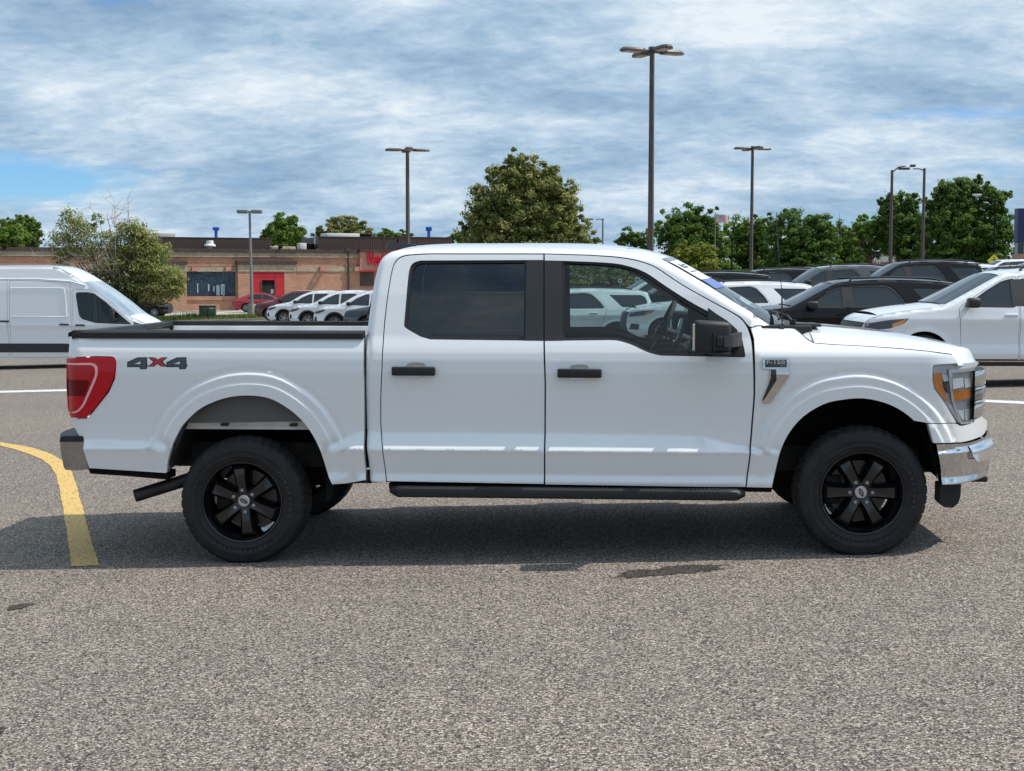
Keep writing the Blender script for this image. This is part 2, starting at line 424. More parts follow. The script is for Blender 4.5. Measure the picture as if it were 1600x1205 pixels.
def paint_mat(name, c, wear_lo=.44, wear_hi=.60):
    m = mat(name, c, .75); N, L, b = mnodes(m)
    tc = N.new('ShaderNodeTexCoord'); v = N.new('ShaderNodeTexVoronoi'); v.inputs['Scale'].default_value = 112; L.new(tc.outputs['Object'], v.inputs['Vector'])
    n = N.new('ShaderNodeTexNoise'); n.inputs['Scale'].default_value = 40; n.inputs['Detail'].default_value = 6; L.new(tc.outputs['Object'], n.inputs['Vector'])
    r = N.new('ShaderNodeValToRGB'); e = r.color_ramp.elements; e[0].position = .345; e[0].color = (.13, .115, .10, 1); e[1].position = .43; e[1].color = (*c, 1)
    L.new(n.outputs['Fac'], r.inputs[0])
    sp = N.new('ShaderNodeSeparateColor'); L.new(v.outputs['Color'], sp.inputs[0])
    mx = N.new('ShaderNodeMix'); mx.data_type = 'RGBA'; mx.blend_type = 'MULTIPLY'; mx.inputs[0].default_value = 1.0; L.new(r.outputs[0], mx.inputs[6])
    mr = N.new('ShaderNodeMapRange'); mr.inputs['To Min'].default_value = .78; mr.inputs['To Max'].default_value = 1.1; L.new(sp.outputs[0], mr.inputs[0]); L.new(mr.outputs[0], mx.inputs[7])
    L.new(mx.outputs[2], b.inputs['Base Color'])
    bp = N.new('ShaderNodeBump'); bp.inputs['Strength'].default_value = .5; bp.inputs['Distance'].default_value = .004; bp.invert = True
    L.new(v.outputs['Distance'], bp.inputs['Height']); L.new(bp.outputs[0], b.inputs['Normal'])
    return m
def ragged(m, scale, lo, hi):
    """worn outline: the sheet gives way to the ground where noise beats the distance from its edge"""
    N, L, b = mnodes(m); out = N['Material Output']; tc = N.new('ShaderNodeTexCoord'); n = N.new('ShaderNodeTexNoise'); n.inputs['Scale'].default_value = scale; n.inputs['Detail'].default_value = 6; n.inputs['Roughness'].default_value = .65
    L.new(tc.outputs['Object'], n.inputs['Vector']); a = N.new('ShaderNodeAttribute'); a.attribute_name = 'edge'
    s = N.new('ShaderNodeMath'); s.operation = 'MULTIPLY_ADD'; s.inputs[1].default_value = .42; L.new(a.outputs['Fac'], s.inputs[0]); L.new(n.outputs['Fac'], s.inputs[2])
    r = N.new('ShaderNodeMapRange'); r.inputs['From Min'].default_value = lo; r.inputs['From Max'].default_value = hi; L.new(s.outputs[0], r.inputs[0])
    t = N.new('ShaderNodeBsdfTransparent'); x = N.new('ShaderNodeMixShader'); L.new(r.outputs[0], x.inputs[0]); L.new(t.outputs[0], x.inputs[1]); L.new(b.outputs[0], x.inputs[2]); L.new(x.outputs[0], out.inputs[0]); return m
M_YEL = paint_mat('yellow_paint', (.60, .39, .12)); M_WLINE = paint_mat('white_paint_line', (.62, .62, .60))
_jit = lambda l, s: [(a + .9 * math.sin(i * 2.7 + s) + .5 * math.sin(i * 7.1), b) for i, (a, b) in enumerate(l)]
yl = catmull([(-60, 684), (0, 697), (40, 708.5), (70, 722), (86, 742), (95, 780), (104, 836), (110.5, 886)], 12)
yr = catmull([(-60, 678), (0, 691), (52, 700.5), (90, 715), (112, 737), (126, 780), (140, 832), (156, 884)], 12)
decal_strip('yellow_line', _jit(yl, 0), _jit(yr, 2), M_YEL)
def line_px(a, b, w, n=8):
    L_ = []; R_ = []
    for k in range(n + 1):
        t = k / n; x = a[0] + (b[0] - a[0]) * t; y = a[1] + (b[1] - a[1]) * t
        L_.append((x, y - w / 2)); R_.append((x, y + w / 2))
    return L_, R_
decal_strip('white_line', *line_px((-80, 614.5), (400, 603), 3.2), M_WLINE)
decal_strip('white_line', *line_px((1300, 616), (1760, 637), 4.2), M_WLINE)
ragged(M_YEL, 55, .60, .68); ragged(M_WLINE, 55, .60, .68)
# dark tar stains on the lot
def stain(name, loop, m):
    pts = [onground(*p) for p in catmull(loop, 4, True)]
    c = sum(pts, Vector()) / len(pts); V = [(c.x, c.y, float(zg(c.x, c.y)) + .004)]
    for i, p in enumerate(pts):
        q = c.lerp(p, 1 + .10 * math.sin(i * 2.3) + .06 * math.sin(i * 5.1)); V.append((q.x, q.y, float(zg(q.x, q.y)) + .004))
    n = len(pts); F = [(0, 1 + i, 1 + (i + 1) % n) for i in range(n)]
    o = mesh_obj(name, V, F, m); o['kind'] = 'structure'; ed = o.data.attributes.new('edge', 'FLOAT', 'POINT'); ed.data.foreach_set('value', np.array([2.2] + [0.] * n, dtype=np.float32))
    if o.data.polygons[0].normal.z < 0: o.data.flip_normals()
M_TAR = ragged(asphalt_mat('tar_patch', .26), 14, .58, .78)
stain('tar_patch', [(944, 904), (962, 897), (968, 890), (985, 892), (1010, 893), (1040, 885), (1075, 882), (1120, 882), (1149, 883), (1140, 889), (1110, 895), (1060, 899), (1010, 903), (970, 906)], M_TAR)
stain('tar_patch', [(3, 953), (14, 947), (30, 944), (56, 942), (50, 948), (34, 952), (16, 955)], M_TAR)
stain('tar_patch', [(-14, 1146), (0, 1138), (12, 1136), (8, 1144), (-2, 1149)], M_TAR)
# ================================================================== THE PICKUP
YAW = math.radians(-3.4)
TLOC = Vector((.316, 9.43, 0.0))
truck = empty('pickup_truck', TLOC, YAW, 'white crew cab pickup truck with black wheels, parked broadside in the foreground', 'pickup truck')
_Ri = Matrix.Rotation(-YAW, 3, 'Z'); _Ol = _Ri @ (Vector((0, 0, CAMZ)) - TLOC)
def P(px, py, ly):
    d = _Ri @ ray(px, py); t = (ly - _Ol.y) / d.y
    return (_Ol.x + d.x * t, _Ol.z + d.z * t)
def fx(px, py=650, ly=-1.0): return P(px, py, ly)[0]
def fz(py, px=850, ly=-1.0): return P(px, py, ly)[1]

REAR_ARCH = catmull([(260.6, 738), (262, 721), (269, 696), (282.5, 668.7), (296, 653), (316, 636.5), (350, 622.5), (384, 618), (417.5, 621.5), (444.5, 634.5), (468, 653), (485, 674), (498.5, 699), (507, 723), (513.7, 745), (519, 757)], 3)
FRONT_ARCH = catmull([(1206, 761), (1211, 738), (1220, 703), (1234, 675), (1255, 651), (1286, 632), (1314, 625), (1349, 622.5), (1384, 630), (1412, 644), (1436, 665), (1453.6, 690), (1464, 718), (1469, 752)], 3)
def px_line(l, ly=-1.04): return [P(a, b, ly) for a, b in l]
A_R = px_line(REAR_ARCH); A_F = px_line(FRONT_ARCH)
_zt = [(100, 688), (262, 691), (505, 695), (530, 689), (557, 677), (569, 675.5), (595, 676.5), (850, 678), (1060, 681), (1104, 684.5), (1143, 695.5), (1172, 701), (1560, 703)]
_zb = [(100, 701), (570, 702.5), (850, 704.5), (1170, 707), (1560, 709)]
ZT = np.array([P(a, b, -1.0) for a, b in _zt]); ZB = np.array([P(a, b, -1.04) for a, b in _zb])
X_SEAM = fx(1178); X_NOSE = fx(1446, 600); X_TAIL = fx(108, 600)
def S_body(x, z):
    zt = np.interp(x, ZT[:, 0], ZT[:, 1]); zb = np.interp(x, ZB[:, 0], ZB[:, 1])
    A = np.clip((zt - zb) / .09, .3, 1.0)
    fr = sstep(X_SEAM - .01, X_SEAM + .05, x)
    o = 0
    for dz in (-.006, -.003, 0, .003, .006):
        q = z + dz
        up = np.interp(q, [.60, .80, 1.0, 1.12, 1.2, 1.25, 1.285, 1.317, 1.345, 1.60, 1.84, 1.93], [-.018, -.014, -.005, 0, -.004, -.013, -.026, -.040, -.052, -.122, -.205, -.245])
        upf = np.interp(q, [.60, .80, 1.0, 1.12, 1.2, 1.235, 1.262, 1.285, 1.31, 1.34, 1.40], [-.018, -.014, -.005, 0, -.004, -.010, -.024, -.055, -.10, -.17, -.33])
        up = up * (1 - fr) + upf * fr
        s = np.clip((zt - q) / np.maximum(zt - zb, .012), 0, 1)
        ledge = up * (1 - s) + (.030 * A + .022) * s
        lw = np.interp(q - zb, [-.30, -.215, -.19, -.165, -.15, -.02, 0], [-.01, .030, .034, .024, .018, .044, .052])
        lw = lw - .052 + (.030 * A + .022)
        o = o + np.where(q > zb, np.where(q > zt, up, ledge), lw) / 5
    pts = np.stack([x, z], 1)
    for arch in (A_R, A_F):
        d = dist_line(pts, arch)
        fz_ = sstep(-.05, .03, z - zt); s1 = (1 - sstep(.122, .144, d)) * fz_; s2 = (1 - sstep(.064, .080, d)) * fz_; g1 = np.exp(-((d - .150) / .016) ** 2)
        o = o - .004 * g1 * (z > zt); o = o + s1 * (np.maximum(.013, o) - o); o = o + s2 * (np.maximum(.020, np.minimum(o, .030)) - o)
    t = np.clip((x - X_NOSE) / .30, 0, 3); o = o - .15 * t ** 2.2
    t = np.clip((X_TAIL + .07 - x) / .07, 0, 1.5); o = o - .035 * t ** 2
    return o
def S_pt(S, x, z): return float(S(np.array([x]), np.array([z]))[0])
def OL(pts, S=S_body, off=0.0, w=1.0, smooth=False):
    """photo outline -> (x,z) on the near side surface"""
    out = []
    for px, py in (chaikin(pts) if smooth else pts):
        ly = -w
        for _ in range(5):
            x, z = P(px, py, ly); ly = -(w + S_pt(S, x, z) + off)
        out.append((x, z))
    return out
def _rings():
    out = []
    for arch in (A_R, A_F):
        a = np.array(resample(arch, .022)[:-1]); a = a[:-int(np.hypot(arch[-1][0] - arch[0][0], arch[-1][1] - arch[0][1]) / .022) or None]
        t = np.gradient(a, axis=0); n = np.stack([-t[:, 1], t[:, 0]], 1); n /= np.linalg.norm(n, axis=1)[:, None]
        for d in np.arange(.010, .165, .0075):
            q = a + n * d; ok = dist_line(q, arch) > d * .97; out.append(q[ok])
    return np.vstack(out)
RINGS = _rings()
def _creases():
    xs = np.arange(X_TAIL, fx(1500), .03); zt = np.interp(xs, ZT[:, 0], ZT[:, 1]); zb = np.interp(xs, ZB[:, 0], ZB[:, 1])
    out = [np.stack([xs, c + d], 1) for c in (zt, zb) for d in (-.0085, -.0028, .0028, .0085)]
    out += [np.stack([xs, zb + d], 1) for d in (-.145, -.155, -.17, -.185, -.20, -.21)] + [np.stack([xs, zt * (1 - f) + zb * f], 1) for f in (.25, .5, .75)]
    q = np.vstack(out); dm = np.minimum(dist_line(q, A_R), dist_line(q, A_F)); return q[dm > .17]
EXTRA = np.vstack([RINGS, _creases()])
def CLEAR(G):
    zt = np.interp(G[:, 0], ZT[:, 0], ZT[:, 1]); zb = np.interp(G[:, 0], ZB[:, 0], ZB[:, 1])
    return (np.minimum(dist_line(G, A_R), dist_line(G, A_F)) < .168) | (np.abs(G[:, 1] - zt) < .014) | (np.abs(G[:, 1] - zb) < .014)
def both(name, m, loops, S=S_body, parent=truck, far=True, label=None, **k):
    if k.pop('fine', False): k['extra'] = EXTRA; k['clear'] = CLEAR
    o = panel(name, parent, m, loops, S, side=-1, **k)
    if label: o['label'] = label
    if far:
        o2 = panel(name, parent, m, loops, S, side=1, **{**k, 'grid': max(k.get('grid', .03), .05)})
    return o

# ---- bed side, with the tail lamp let into it
bed_out = [(109.5, 527.5), (568, 529), (568.6, 600), (569.0, 676), (571.5, 750)] + [(540, 755.5)] + list(reversed(REAR_ARCH)) + [(258, 739), (139.5, 731.5), (131, 684), (124, 681), (116, 667), (112, 653.5), (106.5, 640), (104.5, 601), (105.5, 559), (107.5, 556)]
LAMP = [(105.3, 559.5), (150, 558), (174, 558.6), (178, 560.5), (180, 565), (179.6, 578), (178, 592), (169, 612), (141, 647), (135.5, 652), (111.5, 652.5), (107.2, 641), (104.3, 601)]
bed_no_lamp = [p for p in bed_out if not (p[0] < 113 and 550 < p[1] < 660)]
bo = [(109.5, 527.5), (568, 529), (568.6, 600), (569.0, 676), (571.5, 750), (540, 755.5)] + list(reversed(REAR_ARCH)) + [(258, 739), (139.5, 731.5), (131, 684), (124, 681), (116, 667), (112, 654.2), (136, 654), (142, 648.5), (170.5, 613), (179.6, 592.4), (181.3, 578), (181.6, 564.5), (179, 559), (174, 557), (150, 556.4), (107, 557.6), (107.6, 545)]
both('bed_side', M_WHITE, [OL(bo)], depth=.05, grid=.028, fine=True)
both('tail_light', M_RED, [OL(LAMP, smooth=True)], off=.010, depth=.06, grid=.02)
lamp_in = [(105, 565.5), (146, 566.5), (149, 569), (150.5, 577), (149.5, 586), (142, 602), (129, 634), (124, 641), (110, 642.5), (107.5, 636), (104.6, 601)]
lamp_bar_o = [(104.8, 566.5), (144, 567.2), (150.5, 569.5), (153.5, 575), (153.6, 586), (148, 600), (133, 633), (126, 641.5), (119, 645.5), (109, 645.5), (109, 643.3), (118, 643.3), (124, 639.5), (130, 632), (144.6, 599), (149.6, 586), (149.8, 577), (147.4, 572.2), (143, 570.2), (104.8, 569.5)]
both('light_strip', M_REDPALE, [OL(lamp_bar_o, smooth=True)], off=.0125, depth=.004, grid=.03)
both('reverse_lens', M_REDDARK, [OL([(105, 592), (137, 594.5), (141, 597), (133, 619), (106.2, 617.5), (104.8, 603)])], off=.012, depth=.004, grid=.03)
both('reflector', mat('red_reflector', (.42, .004, .008), .35), [OL([(105.4, 572.5), (144, 574.5), (145.3, 578), (143.5, 589), (138, 593), (105, 590.5)])], off=.0122, depth=.004, grid=.03)

# ---- 4x4 decal, flat print on the bed side
def zz(pts, s=4.633, ox=80, oy=520): return [(ox + a / s, oy + b / s) for a, b in pts]
M_DECK = mat('decal_black', (.012, .012, .014), .4); M_DECG = mat('decal_grey', (.06, .07, .08), .45); M_DECR = mat('decal_red', (.5, .02, .03), .4)
four_o = zz([(550, 243), (550, 213), (625, 178), (695, 177), (695, 228), (700, 229), (700, 247), (694, 249), (690, 264), (642, 264), (642, 249), (550, 249)])
four_h = zz([(598, 227), (648, 206), (648, 227)])
four_i = zz([(556, 238), (556, 218), (628, 184), (688, 183), (688, 233), (694, 234), (694, 242), (688, 244), (684, 258), (648, 258), (648, 243), (556, 243)])
def shift(l, d): return [(a + d, b) for a, b in l]
for d in (0, 61.5):
    both('decal_digit', M_DECK, [OL(shift(four_o, d)), OL(shift(four_h, d))], off=.0015, depth=0, grid=.05, far=False)
    g = both('decal_digit', M_DECG, [OL(shift(four_i, d)), OL(shift(zz([(590, 230), (654, 201), (654, 230)]), d))], off=.003, depth=0, grid=.05, far=False)
ex = [(700, 178), (748, 178), (772, 193), (800, 178), (845, 178), (806, 209), (846, 245), (795, 245), (770, 226), (745, 245), (700, 245), (740, 211)]
ei = [(722, 183), (748, 183), (772, 200), (798, 183), (828, 183), (793, 209), (829, 240), (797, 240), (770, 218), (744, 240), (716, 240), (752, 211)]
both('decal_cross', M_DECK, [OL(zz(ex))], off=.0015, depth=0, grid=.05, far=False)
both('decal_cross', M_DECR, [OL(zz(ei))], off=.003, depth=0, grid=.05, far=False)

# ---- doors
DOOR_R = [(604.5, 752), (595.8, 676), (595.6, 620), (597.8, 576), (601, 511), (605.3, 472), (611.8, 429), (616.5, 412.5), (622.6, 404.5), (633.4, 400), (664, 397.6), (848.9, 397.8), (848.9, 532), (850.8, 600), (849.6, 756.3)]
WIN_R = catmull([(631, 509), (633.4, 481), (637, 440), (640, 420.4), (646, 411), (657, 407.2)], 4) + [(848.2, 406.3), (848.2, 532.8), (672, 530.6)] + catmull([(657, 526.3), (643, 518.5), (635.5, 514), (632, 511)], 3)
DOOR_F = [(852.0, 757), (853.2, 600), (851.4, 532), (851.2, 397.6), (918.7, 399.6), (966, 402.6), (997.5, 408), (1023.7, 417.4), (1063, 444.8), (1102.5, 466.8), (1141.5, 488), (1157, 497.5), (1167, 510.2), (1173.2, 528), (1175.6, 549), (1177.2, 596), (1177.2, 620), (1171.8, 689), (1168.2, 731), (1164.6, 761)]
WIN_F = [(851.9, 407)] + catmull([(879, 407.6), (945, 410.4), (976.5, 414.6), (1008, 425.6), (1039.5, 446.6), (1076, 470), (1110, 488.5), (1131, 499), (1149, 513), (1159, 531), (1163.5, 548), (1164.5, 557.5)], 4) + [(1163, 558.4), (1034, 556)] + catmull([(1026, 554.5), (1010.6, 550), (987, 539), (966, 532.6), (950, 531.6)], 4) + [(851.9, 532.9)]
def cup_px(cx, y0, y1): return catmull([(cx - 17, (y0 + y1) / 2), (cx - 15, y0 - 2), (cx - 9, y0 - 6), (cx + 9, y0 - 6), (cx + 15, y0 - 2), (cx + 17, (y0 + y1) / 2), (cx + 13, y1 + 1), (cx + 2, y1 + 5.5), (cx - 4, y1 + 6.5), (cx - 12, y1 + 4)], 3, True)
CUPS = [cup_px(650, 572.8, 586.5), cup_px(905, 576, 589.8)]
dr = both('rear_door', M_WHITE, [OL(DOOR_R, smooth=True), OL(WIN_R), OL(CUPS[0])], depth=.035, grid=.026, fine=True)
df = both('front_door', M_WHITE, [OL(DOOR_F, smooth=True), OL(WIN_F), OL(CUPS[1])], depth=.035, grid=.026, fine=True)
for c_ in CUPS:
    loop = OL(c_)
    def S_cup(x, z, loop=loop):
        d = dist_line(np.stack([x, z], 1), loop, True); return S_body(x, z) - .022 * np.minimum(d / .022, 1) ** .6
    both('handle_cup', M_WHITE, [loop], S=S_cup, depth=0, grid=.008)
GL_R = catmull([(636.2, 509), (638.5, 481), (642, 441), (645, 423), (651, 414.5), (660, 411.6)], 4) + [(819.3, 410.8), (818.2, 526.4), (674, 526.2)] + catmull([(660, 522.3), (648, 515.5), (640, 511)], 3)
GL_F = [(882.5, 411.6)] + catmull([(890, 411.4), (945, 414.4), (976.5, 418.6), (1005, 429.5), (1037, 451), (1073.6, 476), (1105.5, 494.5)], 4) + [(1105.5, 552.6), (1034, 552.2)] + catmull([(1027, 551), (1012, 547.2), (988, 535), (966, 528.8), (950, 527.9)], 4) + [(882.5, 528.2)]
def grow(l, k):
    c = np.mean(np.array(l), 0); return [tuple(c + (np.array(p) - c) * k) for p in l]
both('window_trim', M_BLACKPL, [OL(grow(WIN_R, 1.004)), OL(GL_R)], off=-.010, depth=.03, grid=.04)
both('window_trim', M_BLACKPL, [OL(grow(WIN_F, 1.004)), OL(GL_F)], off=-.010, depth=.03, grid=.04)
both('rear_window', M_GLASS_T, [OL(grow(GL_R, 1.01))], off=-.022, depth=0, grid=.05)
both('front_window', M_GLASS_F, [OL(grow(GL_F, 1.01))], off=-.022, depth=0, grid=.05)
M_APPL = add_noise_color(mat('pillar_applique', (.02, .019, .019), .35), (.016, .015, .015), (.026, .024, .024), 400, 2, rough_var=(.3, .45))
both('pillar_cover', M_APPL, [OL([(822.5, 406.6), (849.3, 406.6), (849.3, 532.2), (820.5, 531.8)])], off=.0015, depth=.04, grid=.05)
both('pillar_cover', M_APPL, [OL([(850.9, 407.0), (878, 407.8), (880, 531.9), (850.9, 532.3)])], off=.0015, depth=.04, grid=.05)
both('mirror_sail', M_BLACKPL, [OL([(1106.5, 481), (1118, 489.5), (1136, 501), (1151, 514.5), (1160.5, 533), (1163, 556.5), (1107, 555)])], off=.004, depth=.012, grid=.05)

# ---- cab frame: C pillar, roof rail, A pillar in one strip round the doors
CAB_O = [(577, 752.5), (574.5, 720), (572.3, 676), (570.6, 600), (571.6, 540), (574, 508), (579, 471), (584.5, 438), (590.8, 414), (597.5, 402.5), (606, 396), (616, 392.2), (640, 389.6), (700, 388.6), (850, 388.8), (940, 390.5), (990, 394.5), (1020, 400), (1034, 405), (1060, 419), (1100, 442.5), (1150, 474), (1190, 499.5), (1204, 508.6), (1170.5, 510.3)]
CAB_TOP = catmull(CAB_O[10:19], 4); CAB_WS = [CAB_O[18]] + CAB_O[19:24]
CAB_REAR = catmull(CAB_O[3:11], 3)
CAB_O = CAB_O[:3] + CAB_REAR[:-1] + CAB_TOP + CAB_O[19:]
CAB_I = [(1167.5, 506.5), (1159, 496.2), (1142.5, 486.4), (1103, 465.2), (1063.5, 443.2), (1024.2, 415.8), (997.8, 406.3), (966.2, 400.9), (918.7, 398), (850, 396), (664, 395.9), (633, 398.2), (622, 402.8), (615.2, 411.5), (610.4, 428.6), (603.8, 471.8), (599.4, 510.8), (596.2, 576), (594, 620), (594.2, 676), (603, 753)]
def mk_cab():
    line = OL(CAB_O[:-1], S_body, -.02)
    def S(x, z):
        o = S_body(x, z); d = dist_line(np.stack([x, z], 1), line); r = .055
        t = np.clip(1 - d / r, 0, 1)
        return o - r * (1 - np.sqrt(np.maximum(1 - t ** 2, 0.0009))) * 1.0
    return S
S_cab = mk_cab()
CAB_I = chaikin(CAB_I, 2.5, 42, .25, 2, False)
cab_loop = OL(CAB_O, S_body, -.02) + OL(CAB_I, S_body)
def _cab_rings():
    a = np.array(resample(OL(CAB_O[:-1], S_body, -.02), .016)); t = np.gradient(a, axis=0); n = np.stack([t[:, 1], -t[:, 0]], 1); n /= np.linalg.norm(n, axis=1)[:, None] + 1e-9
    return np.vstack([a + n * d for d in (.0035, .009, .017, .027, .039, .053)])
CR = _cab_rings(); _line = [P(a, b, -.85) for a, b in CAB_O[:-1]]
both('cab_frame', M_WHITE, [cab_loop], S=S_cab, depth=.03, grid=.02, extra=CR, clear=lambda G: dist_line(G, OL(CAB_O[:-1], S_body, -.02)) < .058)

def across(near, n=13, crown=.0, bow=None, zpow=2.0):
    """rows across the truck from the near edge points (x,y,z), mirrored to the far side"""
    rows = []
    for i, (x, y, z) in enumerate(near):
        c = crown[i] if hasattr(crown, '__len__') else crown
        b = 0 if bow is None else (bow[i] if hasattr(bow, '__len__') else bow)
        rows.append([(x + b * (1 - t * t), y * -t if False else -abs(y) * (1 - 2 * k / (n - 1)), z + c * (1 - abs(t) ** zpow)) for k in range(n) for t in [1 - 2 * k / (n - 1)]])
    return rows
def edge3(pts, S, off=0.0, w=1.0):
    return [(x, -(w + S_pt(S, x, z) + off), z) for x, z in OL(pts, S_body, -.02)]
roof_edge = edge3(CAB_TOP, S_cab, -.0)
_k = np.linspace(0, 8, len(roof_edge)); _c = lambda l: list(np.interp(_k, range(9), l))
rr = across(roof_edge, 21, _c([.012, .022, .036, .047, .052, .050, .047, .040, .024]), _c([-.02, -.02, -.01, 0, 0, 0, 0, .03, .10]), 2.4)
V, F = loft(rr, True); mesh_obj('roof', V, F, M_WHITE, truck, 50)
# three shallow roof ribs
ws_edge = edge3(CAB_WS, S_cab, -.004)
ws_edge = [(x, y * .985, z) for x, y, z in ws_edge]
rw = across(ws_edge, 17, [.024, .02, .012, .008, .004, .0], [.10, .115, .14, .16, .17, .17], 2.2)
V, F = loft(rw, True); mesh_obj('windshield', V, F, M_GLASS_W, truck, 60)
# black band and paper sticker at the top corner of the windshield
def on_ws(u, v):
    """u across 0..1 from the near pillar, v down 0..1"""
    k = v * (len(rw) - 1); i = min(int(k), len(rw) - 2); t = k - i
    c = u * 16; j = min(int(c), 15); s = c - j
    g = lambda a, b: Vector(rw[a][b])
    return (g(i, j) * (1 - s) + g(i, j + 1) * s) * (1 - t) + (g(i + 1, j) * (1 - s) + g(i + 1, j + 1) * s) * t
def ws_patch(name, u0, u1, v0, v1, m, off, n=24):
    rows = [[on_ws(u0 + (u1 - u0) * a / n, v0 + (v1 - v0) * b / n) + Vector((.6, 0, .8)) * off for a in range(n + 1)] for b in range(n + 1)]
    V, F = loft(rows, True); return mesh_obj(name, V, F, m, truck, 60)
ws_patch('windshield_frit', .005, .995, -.0, .09, M_BLACKGL, .002, 8)
ws_patch('windshield_sticker', .035, .24, .08, .36, mat('sticker_white', (.8, .8, .82), .6), .004)
ws_patch('windshield_sticker', .035, .24, .36, .46, mat('sticker_blue', (.10, .15, .38), .5), .004)
for (u0, u1, v0, v1) in ((.06, .1, .15, .22), (.11, .2, .16, .19), (.11, .19, .2, .22), (.07, .21, .26, .275)):
    ws_patch('sticker_print', u0, u1, v0, v1, mat('sticker_ink', (.08, .09, .14), .6), .006, 1)
# back of the cab and its window
rc = edge3(CAB_O[1:3] + CAB_REAR, S_cab, -.0)
back = across(rc, 13, 0, -.035, 3); V, F = loft(back); mesh_obj('cab_back', V, F, M_WHITE, truck, 50)
zb0, zb1 = fz(508), fz(410, ly=-.8)
xb0 = fx(574, 508) - .06; xb1 = fx(590, 412) - .05
V, F = loft([[(xb0, -.66, zb0 + .03), (xb0, .66, zb0 + .03)], [(xb1, -.58, zb1 - .02), (xb1, .58, zb1 - .02)]]); mesh_obj('cab_back_window', V, F, M_CARGLASS, truck)
# shark fin on the roof
xf = fx(634, 380, 0)
fin = [(xf - .13, 0), (xf + .12, 0), (xf + .08, .018), (xf + .0, .036), (xf - .09, .042), (xf - .125, .03)]
zf = roof_edge[8][2] + .022
V, F = loft([[(x, -.05, zf), (x, -.03 if z > .02 else -.045, zf + z), (x, .03 if z > .02 else .045, zf + z), (x, .05, zf)] for x, z in sorted(fin)]); mesh_obj('antenna_fin', V, F, M_BLACKGL, truck, 60)

# ---- front fender
FEND = [(1179.4, 549)] + [(1178.6, 530), (1173, 512.5), (1205, 510.5), (1240.5, 514), (1250, 521), (1262, 531.5), (1271, 536.5), (1300, 539), (1350, 541.5), (1400, 545), (1450, 549.5), (1486, 554.5), (1492, 560), (1497, 567.5)]
FEND += [(1470, 569.2), (1459, 570.5), (1456.8, 575), (1456.7, 594), (1459.3, 607), (1477, 632), (1491.5, 656), (1494, 660.4), (1470, 661.6), (1450, 661)]
FEND += [p for p in reversed(FRONT_ARCH) if not (p[0] > 1435 and p[1] > 664)] + [(1207, 762), (1166.8, 761.4), (1170.6, 731), (1174.4, 689), (1180, 620), (1180.2, 596)]
both('front_fender', M_WHITE, [OL(FEND)], depth=.05, grid=.026, fine=True)
# ---- lower bumper skin in body colour
SKIN = [(1450, 662.4), (1470, 663), (1494, 661.8), (1499, 665.2), (1504, 666), (1522, 660.5), (1524, 649), (1531, 648.5), (1543, 657.6), (1543.8, 669.5), (1538, 680), (1510, 690.8), (1480, 692), (1458.5, 692.4)]
S_front_pts = None
def S_front(x, z):
    o = S_body(x, z); return o
both('bumper_skin', M_WHITE, [OL(SKIN, smooth=True)], depth=.06, grid=.02, fine=True)
CHR = [(1462, 693.8), (1485, 693.4), (1511, 692.4), (1539, 682), (1543.4, 673.5), (1549.7, 682), (1550.3, 704), (1547.6, 723), (1542, 740.6), (1535.7, 745), (1515, 752), (1499, 755.7), (1471, 756.6), (1467.8, 723)]
both('chrome_bumper', M_CHROME, [OL(CHR, smooth=True)], off=.022, depth=.09, grid=.016)
both('bumper_pocket', mat('bright_pocket', (.8, .8, .82), .14, 1.0), [OL([(1511.5, 696), (1524, 692.5), (1541.5, 684.5), (1545, 678), (1549, 684), (1549.4, 704), (1543, 714.6), (1522, 719), (1517, 711)])], S=(lambda x, z: S_body(x, z) - .5 * (z - P(1530, 702, -.95)[1])), off=.034, depth=.006, grid=.016)
# front face across the truck, joining the two sides
def front_band(name, pxs, m, nrow, off=0.0, bulge=.10):
    e = [(x, -(1 + S_pt(S_body, x, z) + off), z) for x, z in OL(pxs, S_body, off)]
    rows = across(e, 15, 0, bulge, 2.2); V, F = loft(rows, True); return mesh_obj(name, V, F, m, truck, 40)
front_band('bumper_front', [(1543.2, 674), (1549.2, 683), (1549.8, 704), (1547.2, 723), (1541.6, 740), (1535, 745)], M_CHROME, 6, .02, .03)
front_band('bumper_skin_front', [(1530.6, 648.8), (1542.5, 658), (1543.2, 669)], M_WHITE, 3, -.002, .03)
def grille_band(name, py0, py1, px, m, inset=0.0, n=15):
    xo = P(px, 600, -.52)[0] - inset; xi = P(1523, 600, -.82)[0] - inset; z0 = P(1530, py1, -.6)[1]; z1 = P(1530, py0, -.6)[1]; rows = []
    for dx, z in ((-.05, z1), (-.004, z1), (0, z1 - .006), (.002, (z0 + z1) / 2), (0, z0 + .006), (-.004, z0), (-.05, z0)):
        rows.append([(xi + (xo - xi) * (1 - max(0, (abs(t) - .62) / .38) ** 1.6) + .02 * (1 - t * t) + dx, t * .82, z) for t in np.linspace(-1, 1, n)])
    V, F = loft(rows, True); return mesh_obj(name, V, F, m, truck, 40)
gr = grille_band('grille', 576, 650, 1530, M_BLACKPL)
for py0, py1, px, m in ((577, 601, 1536.5, M_CHROME), (602.5, 606.5, 1536.8, M_SILVER), (608, 621.5, 1535.5, M_BLACKGL), (623, 627, 1536.8, M_SILVER), (628.5, 648.5, 1536, M_CHROME)):
    o = grille_band('grille_bar', py0, py1, px, m); o.parent = gr
